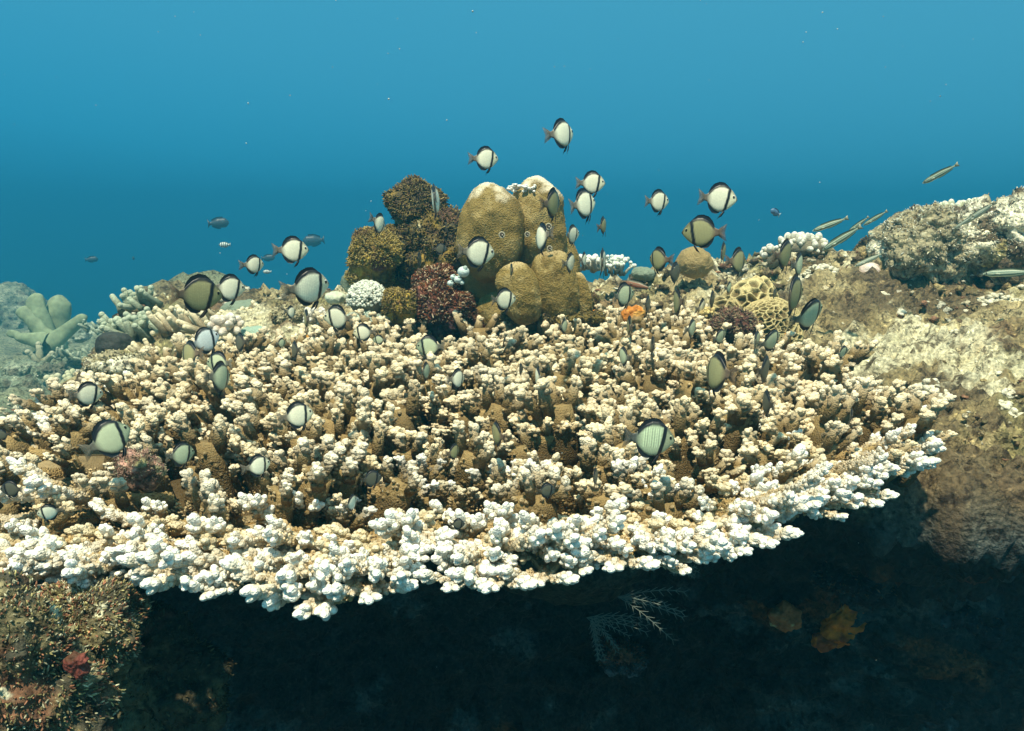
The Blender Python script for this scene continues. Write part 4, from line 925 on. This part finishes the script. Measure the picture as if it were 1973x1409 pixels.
# slender striped fish
def slender(body, stripe, edge, hgt=.085, tail=(.3, .3, .2), bands=None):
    A = Acc(); NX, NA = 40, 20; xs = np.linspace(-.5, .5, NX); V = []; C = []
    for x in xs:
        t = .5-x; h_ = hgt*min(1, (t*5)**.6)*(1-.65*sstep(.55, 1, t)); w = h_*.62
        for j in range(NA):
            an = j/NA*6.283; z = h_*math.cos(an); V.append((x, w*math.sin(an), z)); q = z/(h_+1e-6)
            c = np.array(body)
            if bands is None:
                if q > .62: c = np.array(edge)
                elif q > .12 and q < .45: c = np.array(stripe)
                elif q < -.3 and q > -.6: c = np.array(stripe)
            elif math.sin(x*bands) > .15: c = np.array(stripe)
            C.append(c)
    f = []
    for i in range(NX-1):
        for j in range(NA): a_, b_ = i*NA+j, i*NA+(j+1) % NA; f += [(a_, b_+NA, b_), (a_, a_+NA, b_+NA)]
    V += [(.505, 0, 0), (-.5, 0, 0)]; C += [body, body]
    for j in range(NA): f += [((NX-1)*NA+j, NX*NA, (NX-1)*NA+(j+1) % NA), (j, (j+1) % NA, NX*NA+1)]
    A.add(V, f, C)
    slab(A, [(-.48, 0, 0), (-.5, 0, hgt*.35), (-.62, 0, hgt*.95), (-.60, 0, 0), (-.62, 0, -hgt*.95), (-.5, 0, -hgt*.35)], .008, [tail]*6)
    xd = np.linspace(.22, -.4, 12); base = np.c_[xd, 0*xd, np.full(12, hgt*.75)]; base[:,2] = [hgt*min(1, ((.5-x)*5)**.6)*(1-.65*float(sstep(.55, 1, .5-x)))*.9 for x in xd]
    strip(A, base, base+np.array([-.02, 0, hgt*.42]), .008, edge, edge, 3); base2 = base*np.array([1, 1, -1]); strip(A, base2[3:], base2[3:]+np.array([-.02, 0, -hgt*.35]), .008, body, edge, 3)
    for sg in (-1, 1):
        V_, F_ = ICO(2); A.add(V_*np.array([.018, .008, .018])+np.array([.42, sg*hgt*.45, hgt*.22]), F_, (.01, .01, .012))
        slab(A, [(.25, sg*hgt*.6, -.01), (.22, sg*hgt*.68, .02), (.12, sg*hgt*.95, .01), (.12, sg*hgt*.9, -.03), (.21, sg*hgt*.66, -.03)], .005, [np.array(body)*.8]*5)
    return mesh_from('slender_fish', *A.arrays(), M_FISH)
SL = slender((.62, .70, .52), (.12, .20, .15), (.10, .13, .08)); SLP = slender((.70, .74, .58), (.35, .40, .3), (.25, .28, .2))
for px, py, ln, ang, m, lab in ((1808, 337, 66, 35, SL, 'slender striped fish alone in the blue at upper right'), (1596, 434, 66, 24, SL, 'slender striped fish above the bubbly white coral, leftmost of the slanting ones'), (1618, 462, 80, 38, SL, 'longest slender striped fish, lowest in the slanting row'),
        (1652, 434, 44, 44, SL, 'middle slender striped fish in the slanting row before the boulder'), (1684, 422, 48, 38, SL, 'uppermost slender striped fish of the slanting row, nearest the boulder'), (1882, 414, 66, 46, SLP, 'slender pale fish slanting across the boulder top'), (1938, 526, 84, -6, SL, 'slender striped fish lying level below the boulder at the right frame edge'), (1672, 502, 56, 32, SLP, 'slender cream fish low in the notch left of the boulder'), (1855, 430, 40, 46, SLP, 'faint shorter slender fish left of the pale one crossing the boulder')):
    Y = 2.05; o = fish_at(m, 'slender_fish', px, py, Y, ln*Y/F/1.1, 180 if ang > 0 else 180, -ang, 0) if False else fish_at(m, 'slender_fish', px, py, Y, ln*Y/F/1.1, 180, ang if ang > 0 else -ang*-1, 0)
    o.rotation_euler[1] = -R(ang) if ang > 0 else R(ang); tag(o, lab, 'fish', 'slender striped fish over the right reef')
WR = slender((.24, .17, .10), (.30, .10, .06), (.10, .10, .07), .13); o = fish_at(WR, 'wrasse', 1226, 549, 1.95, .062, 160, -12, 0); tag(o, 'tan and rust wrasse arched over the rubble at the middle skyline', 'fish')
BL = slender((.10, .22, .36), (.08, .18, .32), (.05, .10, .18), .26, (.5, .6, .6)); o = fish_at(BL, 'blue_damselfish', 1493, 409, 2.2, .030, 215, -28, 0); tag(o, 'tiny blue fish alone in open water right of the large white banded fish', 'fish')
SG = slender((.75, .85, .8), (.05, .08, .1), (.3, .4, .4), .24, (.4, .5, .5), bands=34)
for px, py, Y, L, lab in ((432, 472, 4.6, .055, 'little sergeant fish with vertical stripes in open water at upper left'), (514, 524, 4.4, .040, 'little sergeant fish with vertical stripes behind the small banded fish at left'), (293, 553, 5.0, .045, 'faint little sergeant fish with vertical stripes above the left skyline')):
    o = fish_at(SG, 'sergeant_fish', px, py, Y, L, 180, 0, 0); tag(o, lab, 'fish', 'striped sergeant fish far off at left')
DK = slender((.05, .08, .09), (.05, .08, .09), (.04, .06, .07), .26, (.04, .06, .07))
for px, py, Y, L, yw, lab in ((423, 430, 9, .20, 0, 'dark hazy fish highest in the distance at left'), (602, 464, 11, .26, 180, 'faint dark hazy fish behind the highest left banded fish'), (518, 497, 11, .16, 0, 'faint dark fish just above the striped sergeant fish at left'), (178, 500, 13, .17, 0, 'barely visible fish far off at the left'), (257, 498, 14, .13, 90, 'barely visible fish right of the other barely visible one')):
    o = fish_at(DK, 'distant_fish', px, py, Y, L, yw, 4, 0); tag(o, lab, 'fish', 'dark fish far off in the blue water')

# drifting specks
A = Acc(); r_ = np.random.default_rng(77)
for i in range(90):
    Y = r_.uniform(.5, 2.6); p = at(r_.uniform(0, 1973), 1409*r_.uniform(0, 1)**1.7, Y)
    A.nub(p, r_.normal(size=3), .0006*r_.uniform(.4, 1.2)*(.6+.5*Y), .0009*(.6+.4*Y), (.5, .55, .5), (.6, .65, .6), 0)
o = build('drifting_specks', A, M_SOFT); tag(o, 'tiny pale specks drifting in the water', 'particles', kind='stuff')

# ------------------------------------------------------------------ water haze
def box(name, x0, x1, y0, y1, z0, z1):
    v = np.array([(x, y, z) for x in (x0, x1) for y in (y0, y1) for z in (z0, z1)], float)
    f = np.array([(0, 1, 3, 2), (4, 6, 7, 5), (0, 4, 5, 1), (2, 3, 7, 6), (0, 2, 6, 4), (1, 5, 7, 3)]); return mesh_from(name, v, f, None, None, False)
hm = bpy.data.materials.new('water_haze'); hm.use_nodes = True; t = hm.node_tree; t.nodes.clear()
ho = t.nodes.new('ShaderNodeOutputMaterial'); pv = t.nodes.new('ShaderNodeVolumePrincipled'); t.links.new(pv.outputs[0], ho.inputs['Volume'])
pv.inputs['Color'].default_value = (.06, .50, .72, 1); pv.inputs['Density'].default_value = .048; pv.inputs['Anisotropy'].default_value = .65
me = box('haze', -60, 60, -8, 60, -12.5, 1.6); me.materials.append(hm); o = obj('haze', me); tag(o, kind='stuff', label='blue water haze filling the scene', cat='water')
